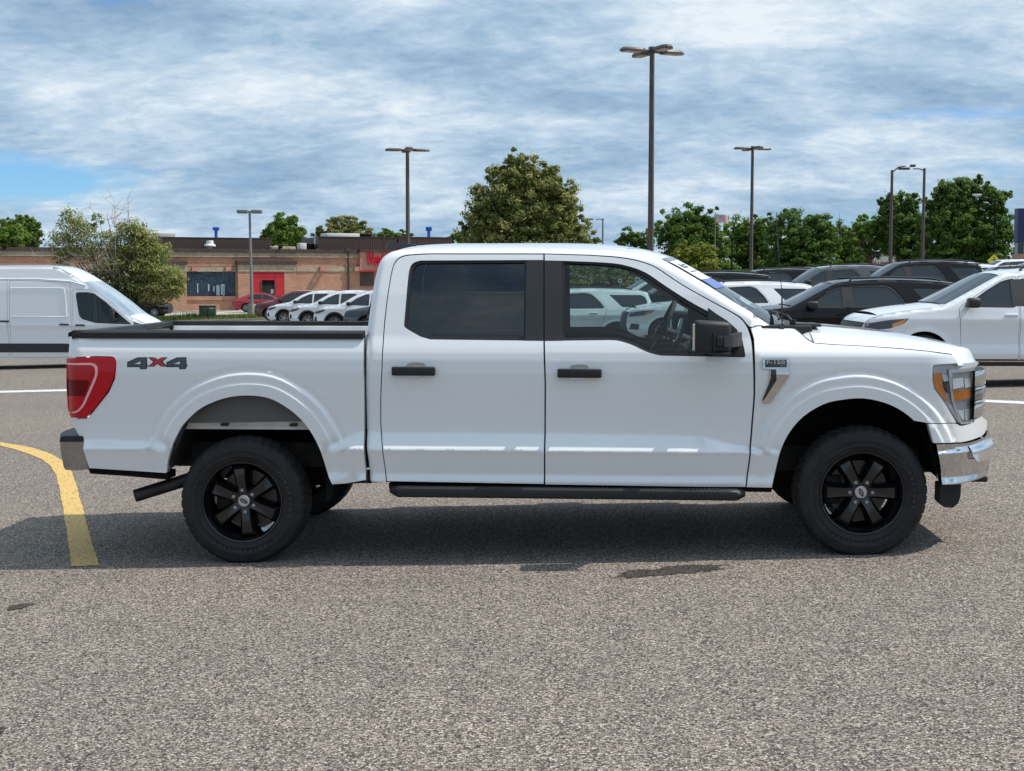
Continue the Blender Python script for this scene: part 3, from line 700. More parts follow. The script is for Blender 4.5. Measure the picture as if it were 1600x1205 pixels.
# ---- headlamp
HL = [(1458.3, 572), (1475, 570.2), (1500, 568.6), (1530.5, 566), (1531, 569), (1523.8, 577), (1522.6, 648), (1520.6, 659.5), (1503.5, 664), (1497.5, 660.8), (1492.8, 653.5), (1477.6, 630), (1460.4, 605.4), (1458.2, 594)]
both('headlight', mat('lamp_housing', (.50, .52, .55), .2, .15), [OL(HL, smooth=True)], off=-.030, depth=.05, grid=.03)
def S_up(zc, k=.45):
    return lambda x, z: S_body(x, z) - k * (z - zc)
def up(l, name, m, off, k=.45):
    loop = OL(hz_(l)); zc = sum(q[1] for q in loop) / len(loop)
    both(name, m, [loop], S=S_up(zc, k), off=off, depth=.02, grid=.03)
hz_ = lambda l: zz(l, 4.635, 1430, 540)
both('lamp_amber', M_AMBER, [OL(hz_([(142, 200), (200, 200), (203, 300), (216, 330), (238, 395), (234, 410), (175, 340), (145, 295)]))], off=-.020, depth=.012, grid=.03)
both('lamp_amber', M_AMBER, [OL(hz_([(270, 330), (415, 316), (418, 382), (280, 402), (268, 380)]))], off=-.018, depth=.012, grid=.03)
both('lamp_bezel', mat('lamp_bezel', (.72, .73, .75), .2, .2), [OL(hz_([(248, 175), (432, 160), (432, 560), (340, 572), (312, 545), (268, 395), (250, 250)])), OL(hz_([(272, 200), (412, 186), (412, 545), (350, 556), (335, 535), (284, 395), (268, 260)]))], off=-.012, depth=.015, grid=.03)
up([(280, 205), (355, 196), (355, 300), (275, 316)], 'lamp_reflector', mat('lamp_reflector', (.88, .89, .91), .15, .1), -.024)
up([(366, 196), (408, 190), (410, 300), (366, 308)], 'lamp_reflector', MATS['lamp_reflector'], -.028, .3)
up([(296, 408), (360, 402), (360, 530), (350, 545), (336, 528)], 'lamp_reflector', MATS['lamp_reflector'], -.026, .4)
up([(368, 402), (408, 398), (408, 540), (368, 545)], 'lamp_reflector', MATS['lamp_reflector'], -.028, .25)
up([(205, 196), (245, 180), (248, 255), (214, 262), (206, 240)], 'lamp_reflector', MATS['lamp_reflector'], -.026, .4)
up([(244, 398), (266, 396), (308, 540), (296, 520), (240, 420)], 'lamp_reflector', MATS['lamp_reflector'], -.026, .2)
both('lamp_reflector', mat('lamp_dark', (.05, .055, .06), .2), [OL(hz_([(210, 262), (240, 258), (246, 330), (250, 352), (226, 335), (214, 305)]))], off=-.022, depth=.012, grid=.03)
both('headlight_cover', M_CLEAR, [OL(HL, smooth=True)], off=-.002, depth=.0, grid=.02)

# ---- hood: from the fender edge over to the far side
HE = [(1206, 509.4), (1241.5, 513.0), (1251, 520.2), (1263, 530.7), (1272, 535.4), (1300, 537.8), (1350, 540.3), (1400, 543.6), (1450, 548.2), (1487, 553), (1498, 566.2)]
he = []
for a, b in HE:
    x, z = OL([(a, b)])[0]; he.append((x, -(1 + S_pt(S_body, x, z)) , z))
HTOP = [(1206, 509), (1245, 508), (1290, 510), (1330, 513), (1370, 517), (1400, 520.5), (1430, 525), (1460, 530.5), (1485, 537), (1503, 544.5), (1520, 554), (1528, 561)]
# crown height measured on the bulge line of the hood, about 0.45 m in from the centre on this side
htop = [P(a, b, -.35) for a, b in HTOP]; hx = [q[0] for q in htop]; hzv = [q[1] for q in htop]
rows = []
xs = np.linspace(he[4][0], he[-2][0], 26); ex_, ey_, ez_ = zip(*he[4:])
prof = [0, .03, .07, .12, .18, .25, .32, .38, .44, .50, .56, .66, .8, .92, 1]
HK = ([0, .04, .10, .2, .32, .42, .50, .56, .62, 1], [0, .20, .42, .66, .80, .88, .97, 1.0, .96, .92])
x_tip = P(1528.5, 562, -.35)[0]; z_tip = P(1528.5, 566.5, -.35)[1]; reach = x_tip - he[-2][0]
def hood_row(x, y, z, bow, drop=0.0, zend=None):
    r = []
    for s in prof:
        xn = x + bow * (1 - (1 - s) ** 2.6); zt_ = np.interp(xn, hx, hzv); hg = np.interp(s, *HK)
        zz_ = z + (zt_ - z) * hg
        if zend is not None: zz_ = zz_ + (zend - zz_) * drop
        r.append((xn, y * (1 - s), zz_))
    return r + [(a_, -b_, c_) for a_, b_, c_ in reversed(r[:-1])]
for x in xs:
    y = -np.interp(x, ex_, [-q for q in ey_]); z = np.interp(x, ex_, ez_)
    t = max(0.0, (x - (he[-2][0] - .75)) / .75); rows.append(hood_row(x, y, z, (reach - .035) * t * t))
xe, ye, ze = he[-2]; xe2, ye2, ze2 = he[-1]
for t in (.3, .6, .85, 1.0):
    rows.append(hood_row(xe + (xe2 - xe) * t, ye + (ye2 - ye) * t, ze + (ze2 - ze) * t, reach - .035 + (.035 - (xe2 - xe)) * (1 - (1 - t) ** 2), t ** 1.5, ze2 + (z_tip - ze2) * .6))
V, F = loft(rows, True); mesh_obj('hood', V, F, M_WHITE, truck, 60)
# rear corner of the hood (in front of the cowl)
r0 = rows[0]; xc = he[1][0] + .05
rows2 = []
for k in range(6):
    t = k / 5; i = 4 - t * 3; a = int(i); q = [he[a][n] + (he[min(a + 1, 4)][n] - he[a][n]) * (i - a) for n in range(3)]
    r = []
    for s, b in zip(prof, r0[:len(prof)]):
        x_in = b[0] + (xc - .02 - b[0]) * t; e = math.exp(-s * 14)
        r.append((q[0] * e + x_in * (1 - e), q[1] * (1 - s), q[2] * e + (b[2] + .004 * t) * (1 - e)))
    rows2.append(r + [(a_, -b_, c_) for a_, b_, c_ in reversed(r[:-1])])
V, F = loft(rows2); mesh_obj('hood', V, F, M_WHITE, truck, 60).name = 'hood_rear_edge'
# cowl under the windshield, wipers, mast antenna
cz = fz(509.5, 1230, -.8)
V, F = rbox(ws_edge[-1][0] - .06, xc + .06, -.70, .70, cz - .06, cz - .001, .01); mesh_obj('cowl', V, F, M_BLACKPL, truck, 40)
V, F = rbox(xc - .02, xc + .13, -.62, -.30, cz - .012, cz + .007, .008); mesh_obj('cowl_vent', V, F, M_BLACKPL, truck, 40)
for y0, y1 in ((-.62, -.02), (.10, .66)):
    x0 = xc - .05
    parts = [tube([(x0, y0, cz + .015), (x0 - .03, y0 + .05, cz + .055), (x0 - .07, y1 - .1, cz + .075), (x0 - .10, y1, cz + .05)], .011, 6),
             tube([(x0 - .09, y0 - .02, cz + .035), (x0 - .06, (y0 + y1) / 2, cz + .07), (x0 - .09, y1 + .05, cz + .06)], .008, 6), cyl((x0, y0, cz - .01), (x0, y0, cz + .035), .02)]
    V, F = join(*parts); mesh_obj('wiper', V, F, M_BLACKPL, truck, 40)
a0 = P(1222, 506, -.70); a1 = P(1213, 332, -.70)
V, F = join(tube([(a0[0], -.70, a0[1] - .02), (a0[0] - .004, -.70, a0[1] + .22)], .005, 6), tube([(a0[0] - .004, -.70, a0[1] + .2), ((a0[0] + a1[0]) / 2, -.70, (a0[1] + a1[1]) / 2), (a1[0], -.70, a1[1])], .0024, 6), cyl((a0[0], -.70, a0[1] - .04), (a0[0], -.70, a0[1]), .016, .012))
mesh_obj('mast_antenna', V, F, M_BLACKGL, truck, 40)

# ---- side vent and badge
both('side_vent', M_CHROME, [OL([(1191.5, 560), (1230, 560), (1232, 562), (1232, 589), (1229.5, 592), (1203, 629.5), (1191.8, 630), (1191.3, 627), (1201, 600), (1203.5, 576.5), (1191.5, 576)])], off=.012, depth=.02, grid=.015)
both('vent_slot', M_BLACKGL, [OL([(1203.6, 577), (1212.5, 577), (1213, 594), (1194, 624), (1191.4, 627), (1191.6, 623), (1201, 600), (1204, 590)])], off=.0135, depth=.004, grid=.03)
both('badge_plate', M_BLACKGL, [OL([(1195, 562.3), (1228.8, 562.3), (1228.8, 573.8), (1195, 573.8)])], off=.015, depth=.004, grid=.03)
bx0, bz0 = OL([(1211.8, 566.8)], S_body, .017)[0]; by0 = -(1 + S_pt(S_body, bx0, bz0) + .021)
RX = Matrix.Rotation(math.pi / 2, 4, 'X')
def side_text(name, s, size, px, py, off, m, parent=truck, ext=.0012, bold=.0, sp=1.0, sx=1.0, far=False):
    x, z = OL([(px, py)], S_body, off)[0]; y = -(1 + S_pt(S_body, x, z) + off)
    V, F = moved(text_geo(s, size, ext, bold, sp), Matrix.Translation((x, y, z)) @ RX @ Matrix.Diagonal((sx, 1, 1, 1)))
    return mesh_obj(name, V, F, m, parent)
side_text('badge_lettering', 'F-150', .030, 1211.8, 566.6, .0215, M_SILVER, bold=.0008, sp=1.05, sx=1.55)
side_text('badge_lettering', 'XLT', .011, 1223, 571.7, .0215, M_SILVER, sx=1.5)

# ---- door handles
for (x0, x1, y0, y1, cx) in ((613, 681, 572.8, 586.5, 650), (871, 940, 576, 589.8, 905)):
    cup = [(cx - 16, y0 + 3), (cx - 14, y0 - 4), (cx - 8, y0 - 6), (cx + 8, y0 - 6), (cx + 14, y0 - 3), (cx + 15, y0 + 3), (cx + 4, y1 + 4.5), (cx - 2, y1 + 6.3), (cx - 10, y1 + 5.5), (cx - 16, y1)]
    for side in (-1, 1):
        (xa, za), (xb, zb_) = OL([(x0, y1), (x1, y0)]); yy = 1.0 + S_pt(S_body, (xa + xb) / 2, (za + zb_) / 2)
        ya, yb = (-(yy + .042), -(yy + .016)) if side < 0 else (yy + .016, yy + .042)
        parts = [rbox(xa, xb, ya, yb, za, zb_, .009, 3)]
        for xx in (xa + .012, xb - .05): parts.append(rbox(xx, xx + .04, min(-side and side * (yy - .01), side * (yy + .02)), max(side * (yy - .01), side * (yy + .02)), za + .006, zb_ - .006, .004))
        V, F = join(*parts); mesh_obj('door_handle', V, F, M_BLACKPL, truck, 40)
# ---- mirrors
def mirror(side):
    hx0, hz0 = P(1085, 553, -1.22); hx1, hz1 = P(1143.5, 501, -1.22)
    o = -1 if side < 0 else 1
    bm_parts = []
    ya, yb = sorted((o * 1.04, o * 1.235))
    # housing: rounded block that narrows towards the front
    V, F = rbox(hx0, hx1, ya, yb, hz0, hz1, .028, 4)
    V = [Vector(v) for v in V]
    for v in V:
        t = (v.x - hx0) / (hx1 - hx0); v.z += (-.012 if v.z > (hz0 + hz1) / 2 else .0) * t
        v.y -= o * .03 * t * t * (1 if abs(v.y) > 1.15 else 0)
    h = mesh_obj('mirror', V, F, M_BLACKPL, truck, 40)
    V, F = rbox(hx0 - .012, hx0 + .01, ya + .02, yb - .02, hz0 + .02, hz1 - .02, .004); mesh_obj('mirror_glass', V, F, mat('mirror_glass', (.75, .77, .78), .02, 1.0), h)
    # arm
    ax0, az0 = P(1119, 542, -1.23); ax1, az1 = P(1160, 523, -1.06)
    f = 1.240
    parts = []
    V1, F1 = rbox(ax0, ax0 + .042, min(o * 1.17, o * f), max(o * 1.17, o * f), az0, az1, .008)
    rows = []
    for x, y0_, y1_, z0, z1 in ((ax0 + .045, 1.10, 1.236, az0, az1), (ax0 + .10, 1.06, 1.19, az0 - .004, az1 + .004), (ax1, .92, 1.04, az0 - .005, az1 + .012)):
        rows.append([(x, o * y0_, z0), (x, o * y1_, z0), (x, o * y1_, z1), (x, o * y0_, z1)])
    V2 = [v for r in rows for v in r]; F2 = grid_faces(3, 4, False, True) + [(0, 1, 2, 3), (8, 11, 10, 9)]
    V, F = join((V1, F1), (V2, F2)); mesh_obj('mirror_arm', V, F, M_BLACKPL, h, 40)
    # recess bracket round the arm
    V, F = join(rbox(ax0 - .016, ax0 - .004, min(o * 1.20, o * f), max(o * 1.20, o * f), az0 - .055, az1 + .018, .004), rbox(ax0 - .016, ax0 + .085, min(o * 1.19, o * (f - .008)), max(o * 1.19, o * (f - .008)), az0 - .055, az0 - .035, .004))
    mesh_obj('mirror_bracket', V, F, M_BLACKPL, h, 40)
mirror(-1); mirror(1)

# ---- bed: rail caps, tailgate, inner walls, floor
x_tail, z_rail = P(109, 527, -1.0); x_cab = fx(569, 527)
zc0 = fz(527.5, 340, -.98); zc1 = fz(514.5, 340, -.99)
def rail(side):
    rows = []
    for x in np.linspace(x_tail - .006, x_cab - .012, 14):
        z0 = np.interp(x, [x_tail, x_cab], [P(109, 527.6, -.98)[1], P(568, 529, -.98)[1]])
        e = .012 * math.exp(-(x - x_tail) / .03)
        pr = [(-.99 + .02 + e, z0 - .004), (-.992 + .02 + e, z0 + .03), (-.97 + .02 + e, z0 + .044), (-.90, z0 + .046), (-.885, z0 + .04), (-.885, z0 - .03)]
        rows.append([(x, y * -side, z) for y, z in pr])
    V, F = loft(rows, side > 0); F += [tuple(range(6)), tuple(range(len(V) - 6, len(V)))]
    return mesh_obj('rail_cap', V, F, M_BLACKPL, truck, 40)
rail(-1); rail(1)
zf_ = z_rail - .55
M_BEDLINER = add_noise_color(mat('bed_paint', (.7, .7, .7), .5), (.62, .62, .61), (.78, .78, .77), 5)
for s in (-1, 1):
    V, F = rbox(x_tail + .08, x_cab - .03, *sorted((s * .865, s * .884)), zf_, z_rail + .005, .004); mesh_obj('bed_wall', V, F, M_BEDLINER, truck, 40)
V, F = box(x_tail + .02, x_cab - .03, -.86, .86, zf_ - .03, zf_); mesh_obj('bed_floor', V, F, M_BEDLINER, truck)
V, F = rbox(x_cab - .05, x_cab - .03, -.86, .86, zf_, z_rail + .01, .004); mesh_obj('bed_front_wall', V, F, M_WHITE, truck, 40)
xg = x_tail + .0
V, F = rbox(xg - .02, xg + .055, -.875, .875, zf_ - .12, z_rail - .004, .012); tg = mesh_obj('tailgate', V, F, M_WHITE, truck, 40)
V, F = loft([[(xg - .028, y, z_rail + .0), (xg - .026, y, z_rail + .026), (xg - .0, y, z_rail + .036 + .0 * abs(y)), (xg + .075, y, z_rail + .034), (xg + .08, y, z_rail + .004)] for y in np.linspace(-.955, .955, 15)], True)
mesh_obj('tailgate_cap', V, F, M_BLACKPL, tg, 40)

# ---- rear bumper
def rear_bumper():
    xa = fx(93.5, 700, -.9)
    rows = []; rows_t = []
    for y in np.linspace(-.97, .97, 19):
        c = 1 - (abs(y) / .97) ** 6
        x0 = fx(94, 700, -.97) - .10 * c + .012 * (1 - c)
        rows.append((y, x0))
    top = fz(690, 115, -.97); bot = fz(735, 118, -.97); ptop = fz(681.5, 115, -.97)
    R = []
    for y, x0 in rows:
        R.append([(x0 + .012, y, top), (x0, y, top - .02), (x0 + .004, y, top - .08), (x0 + .024, y, bot + .012), (x0 + .034, y, bot), (x0 + .10, y, bot + .02)])
    M_CHB = add_noise_color(mat('bumper_chrome', (.36, .36, .37), .09, 1.0), (.30, .30, .31), (.42, .42, .43), 9, rough_var=(.05, .14))
    V, F = loft(R, False); b = mesh_obj('rear_bumper', V, F, M_CHB, truck, 40)
    # side returns of the bumper
    for s in (-1, 1):
        xs0 = fx(94, 700, -.97)
        e = [P(a, c_, -.972) for a, c_ in ((94.5, 690.5), (131.5, 690), (139.5, 733), (122, 735.5), (103, 734), (100, 730), (95.5, 706))]
        V, F = prism(e, -.978, -.93); V = [(x, y * -s, z) for x, y, z in V]
        mesh_obj('bumper_end', V, F, M_CHB, b, 30)
        e = [P(a, c_, -.975) for a, c_ in ((93.6, 690), (96, 682.4), (130, 681), (134, 688), (142, 735), (139.5, 735.5), (132, 690.3))]
        V, F = prism(e, -.986, -.9); V = [(x, y * -s, z) for x, y, z in V]
        mesh_obj('bumper_pad', V, F, M_BLACKPL, b, 30)
    V, F = loft([[(x0 + .004, y, top), (x0 + .006, y, ptop), (x0 + .16, y, ptop + .004)] for y, x0 in rows]); mesh_obj('bumper_pad', V, F, M_BLACKPL, b, 40)
rear_bumper()
# dark valance below the bed side
val = [P(a, b, -.97) for a, b in ((139, 731), (262, 738.5), (262, 749.5), (200, 744), (141, 740))]
for s in (-1, 1):
    V, F = prism(val, -.975, -.80); V = [(x, y * -s, z) for x, y, z in V]; mesh_obj('valance', V, F, M_DARK, truck)

# ---- wheels
PHI = {}
def tyre_geo(R=.398, w=.275):
    n = 120; h = w / 2
    prof = [(.245, -h + .035), (.252, -h + .012), (.268, -h + .004), (.285, -h - .001), (.288, -h - .004), (.293, -h - .001), (.318, -h - .004), (.322, -h - .007), (.327, -h - .005), (.345, -h - .002), (.362, -h + .008), (.368, -h + .009), (.380, -h + .022)]
    prof += [(.391, -h + .036), (R - .003, -h + .05), (R - .003, -h + .062), (R - .012, -h + .064), (R - .012, -h + .072), (R, -h + .074), (R, -.02), (R - .011, -.018), (R - .011, -.010), (R, -.008)]
    prof += [(r, -y) for r, y in reversed(prof)]
    V = []; F = []; k = len(prof)
    for i, (r, y) in enumerate(prof):
        for j in range(n * 2):
            t = 2 * math.pi * j / (n * 2)
            rr = r
            ph = (j + (3 if y > 0 else 0)) % 6
            if r > .378 and abs(y) > h - .078: rr = r - (.008 if ph >= 5 else 0) * (1 if r > .385 else .6)
            elif r > R - .004 and abs(y) > .006: rr = r - (.008 if (j + int(y * 200)) % 6 == 0 else 0)
            V.append((rr * math.cos(t), y, rr * math.sin(t)))
    F = grid_faces(k, n * 2, False, True)
    return V, F
def arc_text(s, size, r, a0, step, y, inward=False):
    parts = []
    for i, ch in enumerate(s):
        if ch == ' ': continue
        a = a0 + (step if inward else -step) * i
        V, F = text_geo(ch, size, .0007, .0006)
        # letter plane: x right, y up -> tangent / radial on the near (-y) face
        rot = a - math.pi / 2 if not inward else a + math.pi / 2
        ca, sa = math.cos(rot), math.sin(rot)
        V2 = [(r * math.cos(a) + ca * v.x * 1.15 - sa * v.y, y - v.z, r * math.sin(a) + sa * v.x * 1.15 + ca * v.y) for v in V]
        parts.append((V2, F))
    return join(*parts)
def spoke_geo():
    """one broad spoke along +x with bevelled flanks; y is the wheel axis, the outer face at -y"""
    st = [(.040, .026, .036, -.076), (.10, .024, .037, -.092), (.190, .031, .047, -.100), (.206, .033, .050, -.094), (.224, .036, .054, -.076)]
    V = []
    for x, a, b, y in st: V += [(x, .03, -b - .006), (x, y + .020, -b), (x, y, -a), (x, y + .0015, -a * .35), (x, y + .0015, a * .35), (x, y, a), (x, y + .020, b), (x, .03, b + .006)]
    F = grid_faces(len(st), 8); F += [tuple(range(8)), tuple(reversed(range(len(V) - 8, len(V))))]
    parts = [(V, F)]
    return join(*parts)
def wheel_meshes():
    d = {}
    d['tyre'] = tyre_geo()
    rim = [(.252, -.118), (.256, -.128), (.252, -.132), (.244, -.130), (.238, -.118), (.232, -.100), (.226, -.04), (.215, .02), (.212, .11), (.24, .125), (.25, .12)]
    d['rim'] = lathe_y(rim, 72)
    hub = [(.0, -.066), (.075, -.066), (.082, -.056), (.085, .04)]
    d['hub'] = lathe_y(hub, 36)
    return d
WM = wheel_meshes()
TXT1 = arc_text('DESTINATION', .020, .306, math.radians(236), math.radians(6.2), -.1435, True)
TXT2 = arc_text('FIRESTONE', .022, .306, math.radians(38), math.radians(6.6), -.1435)
TXT3 = arc_text('LT275/65R18', .013, .308, math.radians(178), math.radians(3.8), -.1435)
M_TXT = mat('tyre_text', (.05, .05, .051), .6)
def wheel(px, py, side, spin, name='wheel'):
    wx, wz = P(px, py, -.90)
    root = bpy.data.objects.new('wheel', None); link(root, truck); root.empty_display_size = .2
    root.location = (wx, side * .860, wz)
    if side > 0: root.rotation_euler = (0, 0, math.pi)
    # contact patch: flatten against the ground
    gz = float(zg(*(truck_world(wx, side * .86)[:2]))) - 0.0 - wz
    V, F = WM['tyre']; gl = gz - TLOC.z
    V = [(x, y * (1 + .0), max(z, gl + .002 + .0)) if z < 0 else (x, y, z) for x, y, z in V]
    V = [(x, y + (math.copysign(.012, y) * max(0, 1 - (z - gl) / .07) if abs(y) > .08 and z < gl + .07 else 0), z) for x, y, z in V]
    mesh_obj('tyre', V, F, M_RUBBER, root, 40)
    for T in (TXT1, TXT2, TXT3): mesh_obj('tyre_lettering', *T, M_TXT, root)
    V, F = WM['rim']; mesh_obj('rim', V, F, M_RIMBLK, root, 40)
    V, F = WM['hub']; mesh_obj('hub', V, F, M_RIMBLK, root, 40)
    sp = spoke_geo()
    spm = None
    for k in range(6):
        a = spin + k * math.pi / 3
        if spm is None: o = mesh_obj('spoke', *sp, M_RIMBLK, root, 35); spm = o.data
        else: o = bpy.data.objects.new('spoke', spm); link(o, root)
        o.rotation_euler = (0, -a, 0)
        b = a + math.pi / 6 * 0
        nut = bpy.data.objects.new('lug_nut', PHI['nut']) if 'nut' in PHI else None
        if nut is None:
            V, F = join(cyl((0, 0, 0), (0, -.022, 0), .0125, .011, 6), cyl((0, -.022, 0), (0, -.027, 0), .009, .005, 8)); nut = mesh_obj('lug_nut', V, F, M_SILVER, root, 40); PHI['nut'] = nut.data
        else: link(nut, root)
        nut.location = (.0685 * math.cos(b), -.074, .0685 * math.sin(b))
    V, F = lathe_y([(.0, -.092), (.034, -.092), (.0375, -.089), (.039, -.060)], 32); c = mesh_obj('centre_cap', V, F, M_SILVER, root, 40)
    # script oval on the cap
    ov = [(.027 * math.cos(t), .0125 * math.sin(t)) for t in np.linspace(0, 2 * math.pi, 28, endpoint=False)]
    ang = spin + math.radians(55)
    rot = lambda l: [(x * math.cos(ang) - z * math.sin(ang), x * math.sin(ang) + z * math.cos(ang)) for x, z in l]
    V, F = prism(rot(ov), -.0928, -.09); mesh_obj('cap_oval', V, F, mat('cap_dark', (.02, .02, .022), .3), root)
    V, F = text_geo('Ford', .015, .0004, .0003, shear=.3); V = [(v.x, -.0931 - v.z, v.y) for v in V]
    xz = rot([(v[0], v[2]) for v in V]); mesh_obj('cap_script', [(a, v[1], b) for (a, b), v in zip(xz, V)], F, M_SILVER, root)
    # brake disc and caliper
    V, F = lathe_y([(.05, .03), (.180, .03), (.182, .035), (.182, .055), (.05, .055)], 40); mesh_obj('brake_disc', V, F, mat('disc_steel', (.11, .095, .085), .5, .6), root, 40)
    V, F = rbox(-.20, -.10, .005, .07, -.09, .09, .02); mesh_obj('brake_caliper', V, F, M_UNDER, root, 40)
    V, F = tube([(0, .05, 0), (0, .20, 0)], .06, 12); mesh_obj('axle_stub', V, F, M_UNDER, root, 40)
def truck_world(x, y):
    v = Matrix.Rotation(YAW, 3, 'Z') @ Vector((x, y, 0)) + TLOC; return v
wheel(384.0, 781.0, -1, math.radians(97)); wheel(1343.0, 767.5, -1, math.radians(60))
wheel(384.0, 781.0, 1, math.radians(77)); wheel(1343.0, 767.5, 1, math.radians(20))

# ---- wheel housings
def liner(arch, m, name, y_in=.50):
    for s in (-1, 1):
        rows = [[(x, -s * y, z + dz) for (x, z) in arch] for y, dz in ((-.985, .0), (-.93, .012), (-.80, .02), (-y_in, .02))]
        V, F = loft(rows); mesh_obj(name, V, F, m, truck, 60)
        c = [(x, -s * -y_in, z + .02) for x, z in arch]; V = c + [(arch[-1][0], s * y_in, arch[-1][1] - .1), (arch[0][0], s * y_in, arch[0][1] - .1)]
        mesh_obj('liner_back', V, [tuple(range(len(V)))], M_DARK, truck)
liner(A_R, M_UNDER, 'wheel_liner'); liner(A_F, M_DARK, 'wheel_liner')
# light inner panel of the bed above the rear wheel, ribbed edge behind it
zz0 = fz(660, 390, -.9)
arch_up = [p for p in A_R if p[1] > zz0 - .005]
for s in (-1, 1):
    poly = [(x, z - .006) for x, z in arch_up]; V, F = prism(poly, -.93, -.915); V = [(x, -s * y, z) for x, y, z in V]
    mesh_obj('inner_panel', V, F, mat('inner_grey', (.09, .094, .09), .6), truck)
    for a in (350, 458): V, F = box(fx(a, 660, -.93) - .022, fx(a, 660, -.93) + .022, *sorted((s * .90, s * .934)), zz0 - .022, zz0 - .004); mesh_obj('bracket', V, F, M_UNDER, truck)
    rib = [P(a, b, -.93) for a, b in ((262, 730), (263, 716), (270, 694), (284, 668), (291, 662))]; ri2 = [P(a, b, -.93) for a, b in ((263, 729), (272, 712), (281, 694), (290, 672), (292, 662))]
    rows = []
    for k in range(9):
        t = k / 8; y = .955 - .008 * (k % 2)
        rows.append([(a[0] + (b[0] - a[0]) * t, s * y, a[1] + (b[1] - a[1]) * t) for a, b in zip(rib, ri2)])
    V, F = loft(rows, s < 0); mesh_obj('liner_ribs', V, F, mat('inner_grey', (.09, .094, .09), .6), truck)
# mud flap, seam bracket
for s in (-1, 1):
    e = [P(a, b, -.93) for a, b in ((513.5, 741), (523.5, 741), (524, 765), (520, 779), (511.5, 781))]
    V, F = prism(e, -.99, -.78); V = [(x, -s * y, z) for x, y, z in V]; mesh_obj('mud_flap', V, F, M_DARK, truck)
    e = [P(a, b, -.99) for a, b in ((567.5, 741.5), (574.5, 741.5), (576, 753), (581, 754.5), (570, 754.5))]
    V, F = prism(e, -1.012, -.9); V = [(x, -s * y, z) for x, y, z in V]; mesh_obj('seam_bracket', V, F, M_BLACKPL, truck)

# ---- running board
for s in (-1, 1):
    xa, za = P(607.5, 777, -1.07); xb, zb2 = P(1165.5, 783, -1.07)
    n = 41; rows = []
    for i in range(n):
        t = i / (n - 1); x = xa + (xb - xa) * t; zb_ = za + (zb2 - za) * t; e = max(0, 1 - min(t, 1 - t) / .016)
        y1 = 1.085 - .05 * e; zt_ = zb_ + .068 - .012 * e; zbb = zb_ + .018 * e
        rows.append([(x, s * .92, zt_ - .002), (x, s * (y1 - .02), zt_), (x, s * y1, zt_ - .012), (x, s * (y1 + .006), zt_ - .03), (x, s * y1, zbb + .008), (x, s * (y1 - .02), zbb), (x, s * .92, zbb + .01)])
    V, F = loft(rows, s > 0); F += [tuple(range(7)), tuple(range(len(V) - 7, len(V)))]
    rb = mesh_obj('running_board', V, F, M_BLACKPL, truck, 40)
    parts = []
    for (t0, t1) in ((.06, .35), (.51, .93)):
        k = int((t1 - t0) * 90)
        for i in range(k):
            t = t0 + (t1 - t0) * i / k; x = xa + (xb - xa) * t; z = za + (zb2 - za) * t + .069
            parts.append(box(x, x + .012, *sorted((s * .96, s * 1.066)), z - .002, z + .004))
            parts.append(box(x, x + .009, *sorted((s * 1.084, s * 1.0915)), z - .03, z - .016))
    V, F = join(*parts); t_ = mesh_obj('step_tread', V, F, M_BLACKGL, rb); t_['kind'] = 'stuff'
    V, F = join(*[box(xa + (xb - xa) * t, xa + (xb - xa) * t + .05, *sorted((s * .80, s * .97)), za - .0 + (zb2 - za) * t, za + (zb2 - za) * t + .05) for t in (.12, .38, .62, .88)]); mesh_obj('step_bracket', V, F, M_UNDER, rb)
# rocker underside
zr = fz(757.5, 850, -1.0)
for s in (-1, 1):
    V, F = box(fx(607, 757), fx(1206, 760), *sorted((s * .70, s * .985)), zr - .035, zr - .002); mesh_obj('sill', V, F, M_DARK, truck)

# ---- frame, axles, tank, exhaust
zr_axle = P(384, 781, -.9)[1]; xr_axle = P(384, 781, -.9)[0]; xf_axle = P(1343, 767.5, -.9)[0]
for s in (-1, 1):
    V, F = box(x_tail + .06, fx(1500), s * .47 - .05, s * .47 + .05, zr + .03, zr + .19); mesh_obj('frame_rail', V, F, M_UNDER, truck)
V, F = box(fx(600), fx(1180), -.88, .88, zr + .02, zr + .10); mesh_obj('floor_pan', V, F, M_UNDER, truck)
V, F = join(tube([(xr_axle, -.8, zr_axle), (xr_axle, .8, zr_axle)], .05, 12), cyl((xr_axle - .14, 0, zr_axle), (xr_axle + .16, 0, zr_axle), .13, .07, 14)); mesh_obj('rear_axle', V, F, M_UNDER, truck, 40)
V, F = tube([(xf_axle, -.8, .40), (xf_axle, .8, .40)], .04, 10); mesh_obj('front_axle', V, F, M_UNDER, truck, 40)
V, F = rbox(fx(700), fx(1000), .10, .42, zr - .10, zr + .1, .03); mesh_obj('fuel_tank', V, F, M_UNDER, truck, 40)
V, F = tube([(fx(1150), .1, zr + .02), (xr_axle + .2, 0, zr_axle)], .045, 10); mesh_obj('drive_shaft', V, F, M_UNDER, truck, 40)
V, F = box(fx(1215), fx(1480), -.45, .45, .48, .95); mesh_obj('engine_block', V, F, M_DARK, truck)
V, F = box(fx(275), fx(515), -.50, .50, .50, .85); mesh_obj('bed_underside', V, F, M_DARK, truck)
ex0 = P(211, 775, -.86); ex1 = P(285, 752, -.80)
path = [Vector((ex0[0], -.86, ex0[1])), Vector((ex1[0], -.80, ex1[1])), Vector((ex1[0] + .25, -.7, ex1[1] + .09)), Vector((ex1[0] + .6, -.52, ex1[1] + .11))]
V1, F1 = tube(path, .040, 18, False); V2, F2 = tube([p + Vector((.001, 0, 0)) for p in path[:2]], .034, 18, False); F2 = [tuple(reversed(f)) for f in F2]
V, F = join((V1, F1), (V2, F2)); mesh_obj('exhaust_pipe', V, F, add_noise_color(mat('exhaust', (.03, .03, .03), .5, .3), (.012, .012, .013), (.035, .033, .03), 12), truck, 40)
